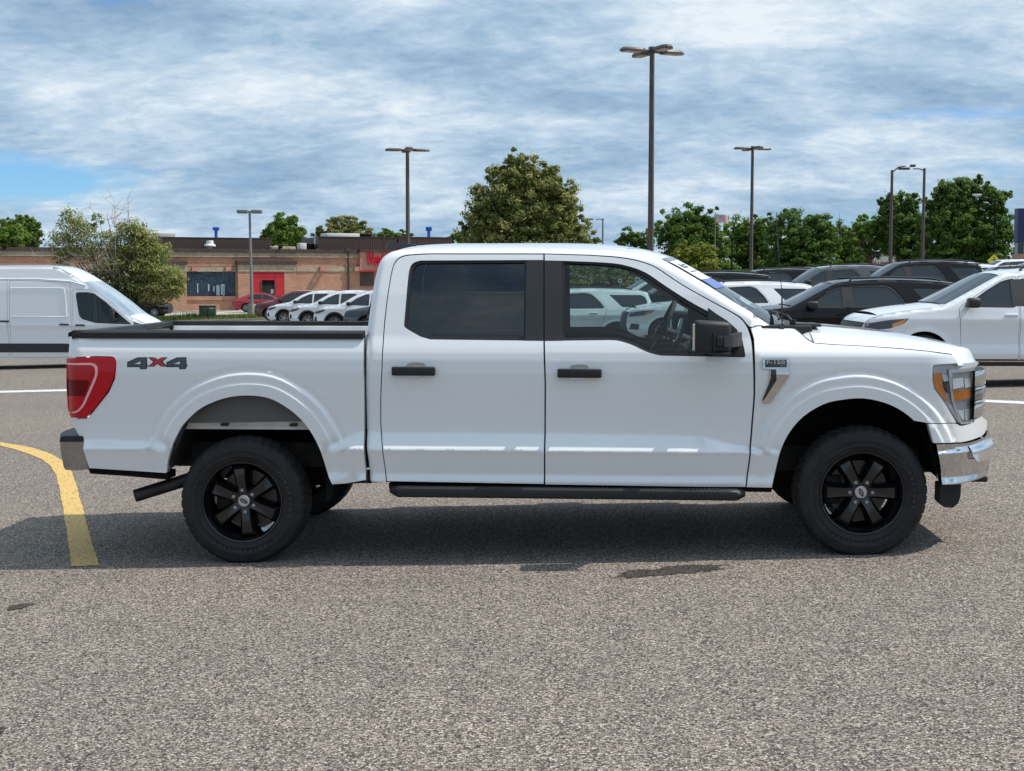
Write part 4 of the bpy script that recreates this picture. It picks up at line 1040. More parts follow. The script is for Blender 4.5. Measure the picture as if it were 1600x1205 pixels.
# front air deflector and tow hook
ad = [P(a, b, -.80) for a, b in ((1467, 755), (1499, 755), (1498.3, 773), (1494.8, 785), (1486, 792), (1473, 791), (1466, 784))]
for s in (-1, 1):
    V, F = prism(ad, -.84, -.70); V = [(x, -s * y, z) for x, y, z in V]; mesh_obj('air_dam', V, F, M_BLACKPL, truck, 40)
V, F = rbox(fx(1490, 752, -.7), P(1537, 750, -.5)[0], -.60, .60, fz(757, 1500, -.7), fz(748, 1500, -.7), .01); mesh_obj('lower_grille', V, F, M_BLACKPL, truck, 40)

# ---- cabin
zs = fz(530, 850, -.9)
for s in (-1, 1):
    # inner door skins follow the belt line and dip at the front window
    top = [(fx(600, 530), zs - .01), (fx(945, 530), zs - .012), (fx(985, 538), zs - .045), (fx(1012, 548), zs - .085), (fx(1035, 556), zs - .11), (fx(1175, 556), zs - .11)]
    poly = top + [(fx(1175, 700), zr + .08), (fx(600, 700), zr + .08)]
    V, F = prism(poly, -.90, -.84); V = [(x, -s * y, z) for x, y, z in V]; mesh_obj('door_lining', V, F, M_INTERIOR, truck)
    V, F = box(fx(828, 500), fx(868, 500), *sorted((s * .58, s * .70)), zs - .03, fz(410, 850, -.8)); mesh_obj('pillar_lining', V, F, M_INTERIOR, truck)
    # seats
    for x0, nm in ((fx(1000, 530), 0), (fx(775, 530), 1)):
        V, F = rbox(x0 - .50, x0 + .05, *sorted((s * .14, s * .68)), zr + .30, zs - .28, .06, 3); st = mesh_obj('seat_cushion', V, F, M_SEAT, truck, 40)
        V, F = rbox(x0 - .62, x0 - .46, *sorted((s * .16, s * .66)), zs - .33, zs + .22, .06, 3); V = [(x - (z - zs + .3) * .22, y, z) for x, y, z in V]; mesh_obj('seat_back', V, F, M_SEAT, truck, 40)
        V, F = rbox(x0 - .74, x0 - .64, *sorted((s * .28, s * .54)), zs + .24, zs + .42, .04, 3); mesh_obj('head_rest', V, F, M_SEAT, truck, 40)
# headliner
rows = [[(x, y * .93, z - .035) for x, y, z in r] for r in rr[1:]]
V, F = loft(rows); mesh_obj('headliner', V, F, mat('headliner', (.10, .10, .10), .9), truck, 60)
dx0 = fx(1060, 540, -.2); dx1 = fx(1190, 510, -.2)
dash = [(dx0 + .10, zs - .62), (dx0 + .02, zs - .22), (dx0 + .05, zs - .09), (dx0 + .16, zs - .035), (dx1 - .1, zs - .045), (dx1 + .05, zs - .04), (dx1 + .05, zs - .62)]
V, F = prism(dash, -.82, .82); mesh_obj('dashboard', V, F, M_INTERIOR, truck, 40)
# centre screen, driver's wheel and column
sc0 = P(1068, 515, -.05); sc1 = P(1092, 488, -.05)
V, F = rbox(dx0 + .0, dx0 + .03, -.17, .17, zs - .10, zs + .10, .01); V = [(x + (z - zs) * .3, y, z) for x, y, z in V]; mesh_obj('centre_screen', V, F, M_BLACKGL, truck, 40)
wc = P(1036, 512, .40); R = .19
tilt = math.radians(24)
ring = [(wc[0] + R * math.cos(t) * math.sin(tilt) * 1.0, .40 + R * math.sin(t), wc[1] + R * math.cos(t) * math.cos(tilt)) for t in np.linspace(0, 2 * math.pi, 41)]
V, F = join(tube(ring, .0175, 10, False), rbox(wc[0] - .02, wc[0] + .03, .33, .47, wc[1] - .06, wc[1] + .05, .02), tube([(wc[0], .22, wc[1]), (wc[0], .58, wc[1])], .018, 8), tube([(wc[0], .40, wc[1] - .02), (wc[0] + .30, .40, wc[1] - .14)], .035, 10))
mesh_obj('steering_wheel', V, F, M_INTERIOR, truck, 40)
V, F = rbox(fx(1045, 470, 0) , fx(1045, 470, 0) + .035, -.13, .13, fz(438, 1045, 0) - .04, fz(438, 1045, 0) + .04, .012); mesh_obj('interior_mirror', V, F, M_BLACKGL, truck, 40)
for y0, y1 in ((-.60, -.1), (.1, .60)):
    x0, z0 = P(1005, 424, -.3); V, F = rbox(x0 - .04, x0 + .16, y0, y1, z0 - .015, z0 + .005, .006); V = [(x, y, z - (x - x0) * .35) for x, y, z in V]; mesh_obj('sun_visor', V, F, mat('headliner', (.1, .1, .1), .9), truck, 40)
# ================================================================== PARKED VEHICLES
def car_paint(name, c, coat=1.0, rough=.3): return mat(name, c, rough, 0, coat)
PT = {'white': car_paint('car_white', (.78, .79, .80)), 'black': mat('car_black', (.005, .004, .005), .25, 0, .3, .2), 'red': car_paint('car_red', (.30, .012, .02)),
      'darkred': car_paint('car_dark_red', (.13, .010, .014)), 'slate': car_paint('car_slate', (.045, .06, .085)), 'maroon': car_paint('car_maroon', (.10, .012, .014)), 'grey': car_paint('car_grey', (.06, .065, .07)), 'silver': car_paint('car_silver', (.42, .43, .44))}
M_CARPLASTIC = mat('car_plastic', (.018, .018, .019), .5); M_ALLOY = mat('alloy', (.42, .43, .44), .35, .9); M_CLAMP = mat('car_headlamp', (.05, .07, .11), .06, 0, 1.0)
M_CRED = mat('car_tail_red', (.40, .015, .02), .15, 0, .6); M_CTYRE = mat('car_tyre', (.018, .018, .019), .85); M_CHRL = mat('chrome_line', (.6, .6, .62), .15, 1.0)
M_ROOFBLK = mat('roof_black', (.012, .012, .014), .15, 0, .8)
def arc(cx, cz, r, a0, a1, n=14):
    return [(cx + r * math.cos(math.radians(a0 + (a1 - a0) * i / n)), cz + r * math.sin(math.radians(a0 + (a1 - a0) * i / n))) for i in range(n + 1)]
def car_proto(sp):
    """a list of (part name, V, F, normals, material key) in the car's own frame: x forwards, wheels on z = 0"""
    out = []
    top = sp['top']; fr = sp.get('front_axle'); re = sp.get('rear_axle'); R = sp['tyre']; ar = sp['arch']; zb = sp['sill']
    W = sp['w']
    upper = catmull([p[:2] for p in top], 4); line = upper
    outline = upper + [(re - ar - .02, zb + .06)] if False else upper[:]
    # along the bottom from the rear forwards, round both arches
    outline += [(re - ar, zb + .05)] + arc(re, R, ar, 180 - 10, 10, 14)[0:] + [(re + ar, zb), (fr - ar, zb)] + arc(fr, R, ar, 170, 10, 14) + [(fr + ar, zb + .04)]
    L = np.array(line)
    prof = sp['prof']; xr, xf = L[:, 0].min(), L[:, 0].max()
    rnd = sp.get('rnd', .07); nose = sp.get('nose', .16); nl = sp.get('nose_len', .55); tl = sp.get('tail', .08)
    def S0(x, z):
        o = 0
        for d in (-.012, 0, .012): o = o + np.interp(z + d, [p[0] for p in prof], [p[1] for p in prof]) / 3
        t = np.clip((x - (xf - nl)) / nl, 0, 1.2); o = o - nose * t ** 2.2
        t = np.clip(((xr + .5) - x) / .5, 0, 1.2); o = o - tl * t ** 2
        pts = np.stack([x, z], 1)
        for cx in (fr, re):
            d = np.hypot(x - cx, z - R) - ar
            o = o + sp.get('flare', .02) * (1 - sstep(.0, .09, d)) * (z < R + ar + .12)
        return o
    def S(x, z):
        o = S0(x, z); d = dist_line(np.stack([x, z], 1), line)
        t = np.clip(1 - d / rnd, 0, 1)
        return o - rnd * (1 - np.sqrt(np.maximum(1 - t ** 2, .0009)))
    g = sp.get('grid', .06)
    def pan(name, loops, key, **k):
        for s in (-1, 1):
            V, F, Nn = panel_geo(loops, k.get('S', S), side=s, w=W, off=k.get('off', 0), depth=k.get('depth', .03), grid=k.get('grid', g)); out.append((name, V, F, Nn, key))
    for d in sp['doors']:
        d['outline'] = fillet(d['outline'], .05)
        if d.get('window'): d['window'] = fillet(d['window'], .045)
    sp['body_windows'] = [fillet(w_, .05) for w_ in sp.get('body_windows', [])]
    holes = [d['outline'] for d in sp['doors']] + [w_ for w_ in sp.get('body_windows', [])]
    pan('body_side', [outline] + holes, 'paint')
    def inset(l, e):
        l = np.array(l); c = l.mean(0); return [tuple(p + (c - p) / (np.hypot(*(c - p)) + 1e-9) * e) for p in l]
    for d in sp['doors']:
        pan(d['name'], [inset(d['outline'], .009)] + ([d['window']] if d.get('window') else []), 'paint')
        if d.get('window'):
            pan('window', [inset(d['window'], -.006)], 'glass', off=-.012, depth=0)
            pan('window_trim', [inset(d['window'], -.030), inset(d['window'], .004)], 'plastic', off=.0025, depth=.012)
        if d.get('handle'):
            hx, hz = d['handle']; yy = W + S_pt(S0, hx, hz)
            for s in (-1, 1):
                V, F = rbox(hx - .10, hx + .10, *sorted((s * (yy - .005), s * (yy + .035))), hz - .016, hz + .016, .008); out.append(('door_handle', V, F, 40, sp.get('handle_mat', 'paint')))
    for w_ in sp.get('body_windows', []): pan('window', [inset(w_, -.006)], 'glass', off=-.012, depth=0)
    for nm, poly, key, off in sp.get('trims', []): pan(nm, [poly], key, off=off, depth=.015)
    # top and ends across the body
    segs = sp['segs']; idx = [i * 4 for i in range(len(top))]
    for nm, a, b, key, crown, bow in segs:
        pts = upper[idx[a]:idx[b] + 1]
        e = [(x, -(W + S_pt(S, x, z)), z) for x, z in pts]
        V, F = loft(across(e, 13, crown, bow, 2.6), True); out.append((nm, V, F, 50, key))
    # underside
    V, F = box(xr + .25, xf - .3, -W + .12, W - .12, zb + .0, zb + .12); out.append(('underside', V, F, None, 'dark'))
    for s in (-1, 1):
        for cx in (fr, re):
            V, F = prism(arc(cx, R, ar + .005, 180, 0, 12), *sorted((s * (W - .30), s * (W - .29)))); out.append(('wheel_well', V, F, None, 'dark'))
            rows = [[(x, s * y, z) for x, z in arc(cx, R, ar + .004, 200, -20, 14)] for y in (W - .015, W - .30)]; V, F = loft(rows); out.append(('wheel_well', V, F, None, 'dark'))
    if sp.get('rails'):
        for s in (-1, 1):
            pts = [(x, s * (W + S_pt(S0, x, z) - .10), z) for x, z in sp['rails']]; V, F = tube(pts, .022, 8); out.append(('roof_rail', V, F, 40, sp.get('rail_mat', 'plastic')))
    if sp.get('mirror'):
        mx, mz = sp['mirror']; big = sp.get('mirror_big', 1.0)
        for s in (-1, 1):
            yy = W + S_pt(S0, mx, mz); V, F = rbox(mx - .09 * big, mx + .10 * big, *sorted((s * (yy + .07), s * (yy + .27))), mz - .07 * big, mz + .085 * big, .045, 3)
            V2, F2 = rbox(mx - .0, mx + .08, *sorted((s * (yy - .03), s * (yy + .12))), mz - .05, mz + .0, .012)
            V, F = join((V, F), (V2, F2)); out.append(('mirror', V, F, 40, sp.get('mirror_mat', 'plastic')))
    # wheels
    out2 = []
    for cx in (fr, re):
        for s in (-1, 1): out2.append((cx, s * (W - .115), R, s))
    return {'parts': out, 'wheels': out2, 'R': R}
CARW = {}
def car_wheel(R, root, loc, s):
    w = bpy.data.objects.new('wheel', None); link(w, root); w.location = loc; w.empty_display_size = .2
    if s > 0: w.rotation_euler = (0, 0, math.pi)
    key = round(R, 3)
    if key not in CARW:
        prof = [(R * .60, -.085), (R * .64, -.105), (R * .80, -.113), (R * .95, -.098), (R, -.07), (R, .07), (R * .95, .098), (R * .64, .105)]
        V, F = lathe_y(prof, 36); t = mesh_obj('tyre', V, F, M_CTYRE, w, 45).data
        parts = [lathe_y([(R * .62, -.09), (R * .65, -.103), (R * .60, -.10), (R * .56, -.06), (R * .55, .05)], 36), lathe_y([(0, -.075), (R * .14, -.075), (R * .16, -.05)], 16)]
        for k in range(5):
            for da in (-.14, .14):
                a = 2 * math.pi * k / 5 + da * 1.0; b = 2 * math.pi * k / 5 + da * 1.9; c, s_ = math.cos(a), math.sin(a); c2, s2 = math.cos(b), math.sin(b); wd = R * .045
                p = [(R * .12 * c - wd * s_, R * .12 * s_ + wd * c), (R * .12 * c + wd * s_, R * .12 * s_ - wd * c), (R * .58 * c2 + wd * s2, R * .58 * s2 - wd * c2), (R * .58 * c2 - wd * s2, R * .58 * s2 + wd * c2)]
                parts.append(prism(p, -.082, -.05))
        V, F = join(*parts); r = mesh_obj('rim', V, F, M_ALLOY, w, 30).data
        V, F = lathe_y([(0, -.03), (R * .57, -.03), (R * .57, .0)], 24); h = mesh_obj('brake_disc', V, F, M_DARK, w).data
        CARW[key] = (t, r, h)
    else:
        for nm, me in zip(('tyre', 'rim', 'brake_disc'), CARW[key]): link(bpy.data.objects.new(nm, me), w)
def build_car(name, proto, paint, loc, rz, label, cat, group=None, scale=None, over=None):
    root = empty(name, loc, rz, label, cat, group)
    if scale: root.scale = scale
    mm = {'paint': PT[paint], 'glass': M_CARGLASS, 'plastic': M_CARPLASTIC, 'dark': M_DARK, 'lamp': M_CLAMP, 'red': M_CRED, 'chrome': M_CHRL, 'amber': M_AMBER, 'roof': M_ROOFBLK, 'alloy': M_ALLOY, 'shade': M_INTERIOR}
    if over: mm.update({k: (PT[v] if isinstance(v, str) else v) for k, v in over.items()})
    if 'meshes' not in proto:
        proto['meshes'] = []
        for nm, V, F, nn, key in proto['parts']:
            if isinstance(nn, (int, float)) or nn is None: o = mesh_obj(nm, V, F, mm[key], root, nn)
            else: o = mesh_obj(nm, V, F, mm[key], root, normals=nn)
            o.material_slots[0].link = 'OBJECT'; o.material_slots[0].material = mm[key]
            proto['meshes'].append((nm, o.data, key))
    else:
        for nm, me, key in proto['meshes']:
            o = bpy.data.objects.new(nm, me); link(o, root); o.material_slots[0].link = 'OBJECT'; o.material_slots[0].material = mm[key]
    for x, y, z, s in proto['wheels']: car_wheel(proto['R'], root, (x, y, z), s)
    return root

# ---- large three-row SUV
SUV = dict(w=.985, sill=.27, tyre=.375, arch=.425, front_axle=1.56, rear_axle=-1.47, grid=.05,
    top=[(2.30, .24), (2.45, .36), (2.515, .55), (2.50, .76), (2.44, .93), (2.26, 1.04), (1.85, 1.12), (1.32, 1.185), (1.22, 1.215), (.76, 1.45), (.34, 1.665), (.10, 1.72), (-.6, 1.765), (-1.4, 1.75), (-2.05, 1.70), (-2.27, 1.665), (-2.31, 1.60), (-2.44, 1.20), (-2.49, 1.08), (-2.50, .86), (-2.54, .66), (-2.50, .42), (-2.36, .30)],
    segs=[('front_bumper', 0, 3, 'plastic', 0, .10), ('grille', 3, 4, 'plastic', 0, .10), ('hood_nose', 4, 5, 'paint', .01, .08), ('hood', 5, 8, 'paint', .045, .0), ('windshield', 8, 10, 'glass', .03, .10), ('roof', 10, 15, 'paint', .035, .0), ('rear_glass', 15, 17, 'glass', 0, -.08), ('tailgate', 17, 20, 'paint', 0, -.08), ('rear_bumper', 20, 22, 'plastic', 0, -.08)],
    prof=[(.25, -.04), (.35, .0), (.45, .022), (.52, .012), (.60, -.012), (.80, -.006), (.93, .012), (.985, .014), (1.06, -.004), (1.14, -.020), (1.20, -.04), (1.32, -.085), (1.60, -.20), (1.80, -.27)],
    doors=[dict(name='front_door', outline=[(.98, .36), (1.0, .8), (1.03, 1.15), (.98, 1.20), (.60, 1.45), (.30, 1.61), (.2, 1.64), (.10, 1.655), (.10, .36)], window=[(.92, 1.19), (.60, 1.405), (.33, 1.555), (.22, 1.59), (.165, 1.60), (.165, 1.19)], handle=(.22, 1.05)),
           dict(name='rear_door', outline=[(.085, .36), (.085, 1.655), (-.72, 1.665), (-.86, 1.62), (-1.06, 1.40), (-1.20, 1.16), (-1.14, .90), (-1.07, .72), (-1.02, .55), (-1.0, .36)], window=[(.02, 1.19), (.02, 1.605), (-.68, 1.62), (-.82, 1.58), (-1.02, 1.37), (-1.12, 1.20)], handle=(-.86, 1.05))],
    body_windows=[[(-1.27, 1.59)] + [(-1.36, 1.50), (-1.60, 1.22), (-2.29, 1.23), (-2.23, 1.50), (-2.13, 1.58)]],
    trims=[('headlight', [(2.44, .915), (2.10, .975), (1.80, 1.0), (1.88, .92), (2.08, .845), (2.46, .80)], 'lamp', .006), ('indicator', [(2.06, .915), (1.84, .99), (1.89, .925), (2.04, .865)], 'amber', .010),
           ('tail_light', [(-2.02, 1.08), (-2.20, 1.10), (-2.47, 1.09), (-2.48, .93), (-2.30, .90), (-2.22, .98)], 'red', .012), ('side_skirt', [(1.10, .26), (1.12, .36), (-1.03, .36), (-1.0, .26)], 'plastic', .012), ('skirt_trim', [(1.08, .325), (1.08, .345), (-.98, .345), (-.98, .325)], 'chrome', .018),
           ('pillar_trim', [(.20, 1.19), (.20, 1.60), (-.02, 1.61), (-.02, 1.19)], 'plastic', .003), ('fog_trim', [(2.46, .46), (2.40, .62), (2.20, .60), (2.22, .45)], 'plastic', .006)],
    rails=[(.0, 1.74), (-.05, 1.79), (-.8, 1.815), (-1.7, 1.79), (-1.9, 1.75)], mirror=(.84, 1.235))
P_SUV = car_proto(SUV)
# ---- compact crossover
CUV = dict(w=.93, sill=.24, tyre=.345, arch=.40, front_axle=1.36, rear_axle=-1.35, grid=.07,
    top=[(2.10, .22), (2.24, .34), (2.30, .52), (2.28, .72), (2.16, .89), (1.85, .97), (1.45, 1.04), (1.15, 1.10), (1.08, 1.13), (.55, 1.44), (.15, 1.60), (-.15, 1.655), (-.7, 1.67), (-1.3, 1.62), (-1.85, 1.53), (-2.03, 1.48), (-2.06, 1.42), (-2.20, 1.08), (-2.26, .94), (-2.28, .74), (-2.30, .58), (-2.26, .38), (-2.12, .28)],
    segs=[('front_bumper', 0, 3, 'paint', 0, .12), ('grille', 3, 4, 'plastic', 0, .12), ('hood_nose', 4, 5, 'paint', .02, .08), ('hood', 5, 8, 'paint', .05, .0), ('windshield', 8, 10, 'glass', .03, .10), ('roof', 10, 15, 'paint', .035, .0), ('rear_glass', 15, 17, 'glass', 0, -.08), ('tailgate', 17, 20, 'paint', 0, -.08), ('rear_bumper', 20, 22, 'plastic', 0, -.08)],
    prof=[(.22, -.04), (.32, .0), (.45, .02), (.55, .0), (.70, -.012), (.86, .016), (.92, .014), (1.02, -.02), (1.10, -.04), (1.30, -.11), (1.55, -.21), (1.70, -.27)],
    doors=[dict(name='front_door', outline=[(.86, .33), (.90, .8), (.92, 1.06), (.86, 1.12), (.45, 1.38), (.10, 1.53), (-.12, 1.57), (-.12, .33)], window=[(.80, 1.10), (.45, 1.335), (.10, 1.49), (-.05, 1.52), (-.05, 1.08)], handle=(0.0, .94)),
           dict(name='rear_door', outline=[(-.135, .33), (-.135, 1.57), (-.8, 1.56), (-1.15, 1.42), (-1.3, 1.10), (-1.2, .85), (-1.02, .68), (-.93, .5), (-.92, .33)], window=[(-.19, 1.08), (-.19, 1.525), (-.78, 1.515), (-1.05, 1.40), (-1.2, 1.11)], handle=(-.98, .96))],
    body_windows=[[(-1.30, 1.38), (-1.38, 1.13), (-1.86, 1.17), (-1.80, 1.34), (-1.5, 1.42)]],
    trims=[('headlight', [(2.22, .80), (2.0, .86), (1.72, .91), (1.80, .82), (2.02, .74), (2.24, .72)], 'lamp', .006), ('tail_light', [(-1.95, 1.02), (-2.18, 1.02), (-2.20, .88), (-2.05, .86)], 'red', .010),
           ('side_skirt', [(.98, .23), (1.0, .36), (-.94, .36), (-.93, .23)], 'plastic', .012), ('bumper_intake', [(2.24, .42), (2.22, .62), (2.14, .60), (2.10, .44)], 'plastic', .006),
           ('arch_trim', arc(1.36, .345, .402, 172, 8, 18) + arc(1.36, .345, .465, 8, 172, 18), 'plastic', .010), ('arch_trim', arc(-1.35, .345, .402, 172, 8, 18) + arc(-1.35, .345, .465, 8, 172, 18), 'plastic', .010)],
    mirror=(.72, 1.13))
P_CUV = car_proto(CUV)
# ---- sedan
SED = dict(w=.90, sill=.22, tyre=.33, arch=.375, front_axle=1.42, rear_axle=-1.36, grid=.07,
    top=[(2.18, .20), (2.34, .32), (2.38, .48), (2.32, .64), (2.12, .78), (1.7, .88), (1.25, .945), (1.05, .975), (.6, 1.20), (.2, 1.37), (-.1, 1.43), (-.55, 1.44), (-1.0, 1.37), (-1.5, 1.18), (-1.82, 1.04), (-2.1, 1.01), (-2.30, .98), (-2.38, .84), (-2.40, .62), (-2.36, .40), (-2.20, .28)],
    segs=[('front_bumper', 0, 4, 'paint', 0, .12), ('hood', 4, 7, 'paint', .05, .0), ('windshield', 7, 9, 'glass', .03, .10), ('roof', 9, 12, 'paint', .03, .0), ('rear_glass', 12, 14, 'glass', .02, -.08), ('boot_lid', 14, 17, 'paint', .01, -.05), ('rear_bumper', 17, 20, 'paint', 0, -.10)],
    prof=[(.20, -.04), (.30, .0), (.42, .016), (.55, .0), (.72, .012), (.80, .012), (.90, -.02), (1.0, -.06), (1.2, -.14), (1.45, -.25)],
    doors=[dict(name='front_door', outline=[(.92, .28), (.96, .7), (.96, .92), (.86, .98), (.5, 1.18), (.15, 1.32), (-.12, 1.355), (-.12, .28)], window=[(.82, .97), (.5, 1.14), (.15, 1.28), (-.06, 1.31), (-.06, .96)], handle=(.0, .80)),
           dict(name='rear_door', outline=[(-.135, .28), (-.135, 1.355), (-.7, 1.34), (-1.1, 1.20), (-1.35, 1.02), (-1.2, .85), (-1.0, .66), (-.93, .45), (-.92, .28)], window=[(-.19, .96), (-.19, 1.31), (-.68, 1.30), (-1.03, 1.18), (-1.24, 1.0)], handle=(-.95, .82))],
    trims=[('headlight', [(2.28, .68), (2.0, .78), (1.82, .80), (1.95, .70), (2.30, .60)], 'lamp', .006), ('tail_light', [(-2.05, .94), (-2.32, .94), (-2.36, .78), (-2.12, .80)], 'red', .010)], mirror=(.80, 1.0), mirror_mat='paint', nose=.2)
P_SED = car_proto(SED)
# ---- tall panel van
def vz(l, s=61.4): return [((px - 245) / s, (558 - py) / s + .19) for px, py in l]
VAN = dict(w=1.02, sill=.19, tyre=.345, arch=.40, front_axle=-1.08, rear_axle=-5.0, grid=.07, nose=.22, nose_len=.9, tail=.0,
    top=[(-.40, .20)] + [(-.24, .36), (-.22, .72)] + vz([(230, 510), (224, 503), (212, 496.5), (202, 492), (191, 484), (174, 470), (150, 452), (130, 439), (110, 426), (90, 416.5), (70, 414), (20, 413.5), (-60, 414.5), (-160, 417), (-200, 420)]) + [(-7.26, 2.30), (-7.30, 1.3), (-7.28, .36)],
    segs=[('front_bumper', 0, 2, 'plastic', 0, .03), ('grille', 2, 3, 'plastic', 0, .03), ('hood', 3, 6, 'paint', .04, .03), ('windshield', 6, 10, 'glass', .02, .06), ('roof', 10, 17, 'paint', .02, 0), ('rear_door', 17, 20, 'paint', 0, 0)],
    prof=[(.12, -.02), (.22, .01), (.38, .014), (.65, .004), (.96, .0), (1.02, .012), (1.08, .004), (1.4, -.02), (1.92, -.06), (2.12, -.085), (2.18, -.095), (2.22, -.11), (2.6, -.17)],
    doors=[dict(name='front_door', outline=vz([(207, 508), (203, 500), (180, 479), (155, 459.5), (140, 450.5), (113, 449.5), (114, 480), (116, 556), (208, 556)]), window=vz([(204, 504), (188, 490.5), (165, 471), (148, 458.5), (138, 456), (121, 456), (121, 462), (126, 490), (130, 495), (150, 500.5)]), handle=None),
           dict(name='sliding_door', outline=vz([(111, 439), (15, 435.5), (15.5, 500), (18, 556), (113.5, 556), (111.5, 480)]), window=None, handle=None),
           dict(name='side_panel', outline=vz([(-160, 436), (12, 435.5), (12.5, 500), (15, 556), (-160, 556)]), window=None, handle=None)],
    trims=[('side_moulding', vz([(206, 541), (208, 548), (-160, 548), (-160, 534), (100, 534.5)]), 'plastic', .02), ('headlight', vz([(229, 511), (224, 506), (208, 500.5), (209, 505), (217, 509), (227, 515)]), 'lamp', .006),
           ('recess_panel', [], 'paint', 0), ('door_handle', vz([(94, 503.5), (108, 503.5), (109, 505), (108, 506), (94, 506)]), 'plastic', .03), ('door_handle', vz([(119, 504.5), (133, 504.5), (133.5, 506), (132.5, 507), (119, 507)]), 'plastic', .03),
           ('door_handle', vz([(0, 498.5), (15, 498.5), (15, 501), (0, 501)]), 'plastic', .03), ('window_divider', vz([(151, 459), (153, 460.5), (155.5, 502), (153, 501.5)]), 'plastic', .004)],
    mirror=None)
VAN['trims'] = [t for t in VAN['trims'] if t[1]]
P_VAN = car_proto(VAN)
# raised stiffening beads and the recessed window blank of the sliding door
def van_extra(P):
    W = VAN['w']
    def bead(l, rad=.012):
        for s in (-1, 1):
            pts = [(x, s * (W + float(np.interp(z, [p[0] for p in VAN['prof']], [p[1] for p in VAN['prof']])) - .002), z) for x, z in vz(l)]
            V, F = tube(pts, rad, 6); P['parts'].append(('body_bead', V, F, 60, 'paint'))
    bead(catmull([(17, 448.2), (60, 448.2), (97, 448.5), (101, 452), (104, 475), (104.5, 490), (103, 492.5), (60, 492.8), (17, 492.8)], 3))
    bead([(-160, 434), (60, 434), (110, 437.5), (135, 444)], .015)
    mx, mz = vz([(178, 492)])[0]
    for s in (-1, 1):
        V, F = rbox(mx - .06, mx + .06, *sorted((s * 1.06, s * 1.24)), mz - .13, mz + .20, .03, 3); V2, F2 = rbox(mx, mx + .10, *sorted((s * .95, s * 1.1)), mz - .12, mz - .04, .01)
        V, F = join((V, F), (V2, F2)); P['parts'].append(('mirror', V, F, 40, 'plastic'))
van_extra(P_VAN)
M_VANGLASS = glass_mat('van_glass', (.30, .37, .37))

G_R = 'cars parked in rows on the right'; G_L = 'cars parked in a row on the left'
PI = math.pi
def park(name, proto, paint, px, Y, lx, rz, label, cat='car', group=None, scale=None, dz=0.0, over=None, dr=0.0):
    """the car's local point lx (along its length) stands at photo column px, its centre line at depth Y"""
    X = (px - 800) / FPX * ((Y if Y > 0 else 16.8 - Y) * math.cos(PITCH) + (CAMZ - .5) * math.sin(PITCH))
    sx = scale[0] if scale else 1
    ox = X - lx * sx * math.cos(rz); oy = Y - lx * sx * math.sin(rz)
    a = -GA if False else 0
    return build_car(name, proto, paint, (ox, oy, float(zg(ox, oy)) + dz), rz, label, cat, group, scale, over)
# van on the left, facing right
park('white_van', P_VAN, 'white', 260, 36.5, 0, 0.0, 'white tall panel van with black side moulding, parked on the left behind the pickup bed', 'van', dz=-.0, over={'glass': M_VANGLASS})
# big white SUV at the right edge, facing left
park('parked_car', P_SUV, 'white', 1473, 22.6, .99, PI - math.radians(1.5), 'white SUV with black windshield pillars, nearest parked car at the right edge of the photo', 'car', G_R, dz=.08)
park('parked_car', P_SUV, 'black', 1309, 30.0, .09, PI - math.radians(1.0), 'black three-row SUV parked behind the pickup hood, beside the nearest white SUV', 'car', G_R, dz=.02)
park('parked_car', P_SUV, 'white', 1016, 41, -2.5, PI + math.radians(6), 'white SUV with red tail light seen through the front side window of the pickup', 'car', G_R, scale=(1.12, 1, .95), dz=-.05)
_r = at(1180, 438, 37.5)
park('parked_car', P_SUV, 'white', 978, 38.5, 2.47, PI, 'white SUV whose headlight shows behind the pickup steering wheel, its roof beyond the windshield', 'car', G_R, scale=(1.04, 1, .97), dz=_r.z - 1.79 * .97 - float(zg(_r.x, 38.5)))
park('parked_car', P_SUV, 'white', 1046, 49, -2.5, PI + math.radians(4), 'white SUV whose rear end shows through the pickup cab, farthest of those inside the window', 'car', G_R, scale=(1, 1, .95), dz=-.25)
# further rows on the right: mostly roofs
far = [('white', 1143, 44, -2.3, 1.0, -.16, 'white car whose roof shows just above the windshield base of the pickup', None),
       ('black', 1200, 42, -2.35, 1.0, -.12, 'black SUV whose long roof shows behind the thin mast antenna', None),
       ('black', 1288, 50, -2.3, 1.0, -.20, 'black SUV roof between the maroon car and the black SUV behind the mast antenna', None),
       ('maroon', 1308, 62, -2.3, 1.0, -.18, 'maroon car roof, farthest row under the middle trees', None),
       ('grey', 1394, 48, -2.3, 1.0, -.10, 'dark grey SUV with a red tail light, left of the single brown lamp post', None),
       ('white', 1396, 64, 2.4, 1.0, .10, 'white car whose front shows just right of the brown lamp post base', None),
       ('black', 1524, 46, -2.4, 1.0, -.05, 'black SUV with a boxy rear standing right behind the roof of the black three-row SUV', None),
       ('white', 1530, 66, -2.4, 1.0, .02, 'white car whose curved roof shows between the boxy black SUV and the yellow sign', None),
       ('white', 1522, 58, 1.2, 1.0, -.30, 'white car lower down between the boxy black SUV and the dark windshield', None),
       ('white', 1548, 70, .6, 1.06, .22, 'white car with a high flat roof directly under the yellow warning sign', None),
       ('slate', 1536, 30, 1.28, 1.0, -.02, 'dark blue SUV whose windshield rises behind the nearest white SUV', None)]
ROOF = {1143: 429, 1200: 425, 1288: 419.5, 1308: 418, 1394: 414, 1396: 412, 1524: 407, 1530: 408, 1522: 414, 1548: 404.5, 1536: 403}
for paint, px, Y, lx, zs_, dz, lab, ov in far:
    X_ = at(px, 430, Y).x + lx; top_ = at(px, ROOF[px], Y - .9).z; g_ = float(zg(X_, Y)); zs_ = min(1.16, max(.92, (top_ - g_) / 1.79)); zr_ = top_ - 1.79 * zs_
    park('parked_car', P_SUV, paint, px, Y, lx, PI, lab, 'car', G_R, scale=(1, 1, zs_), dz=zr_ - float(zg(X_, Y)), over=ov)
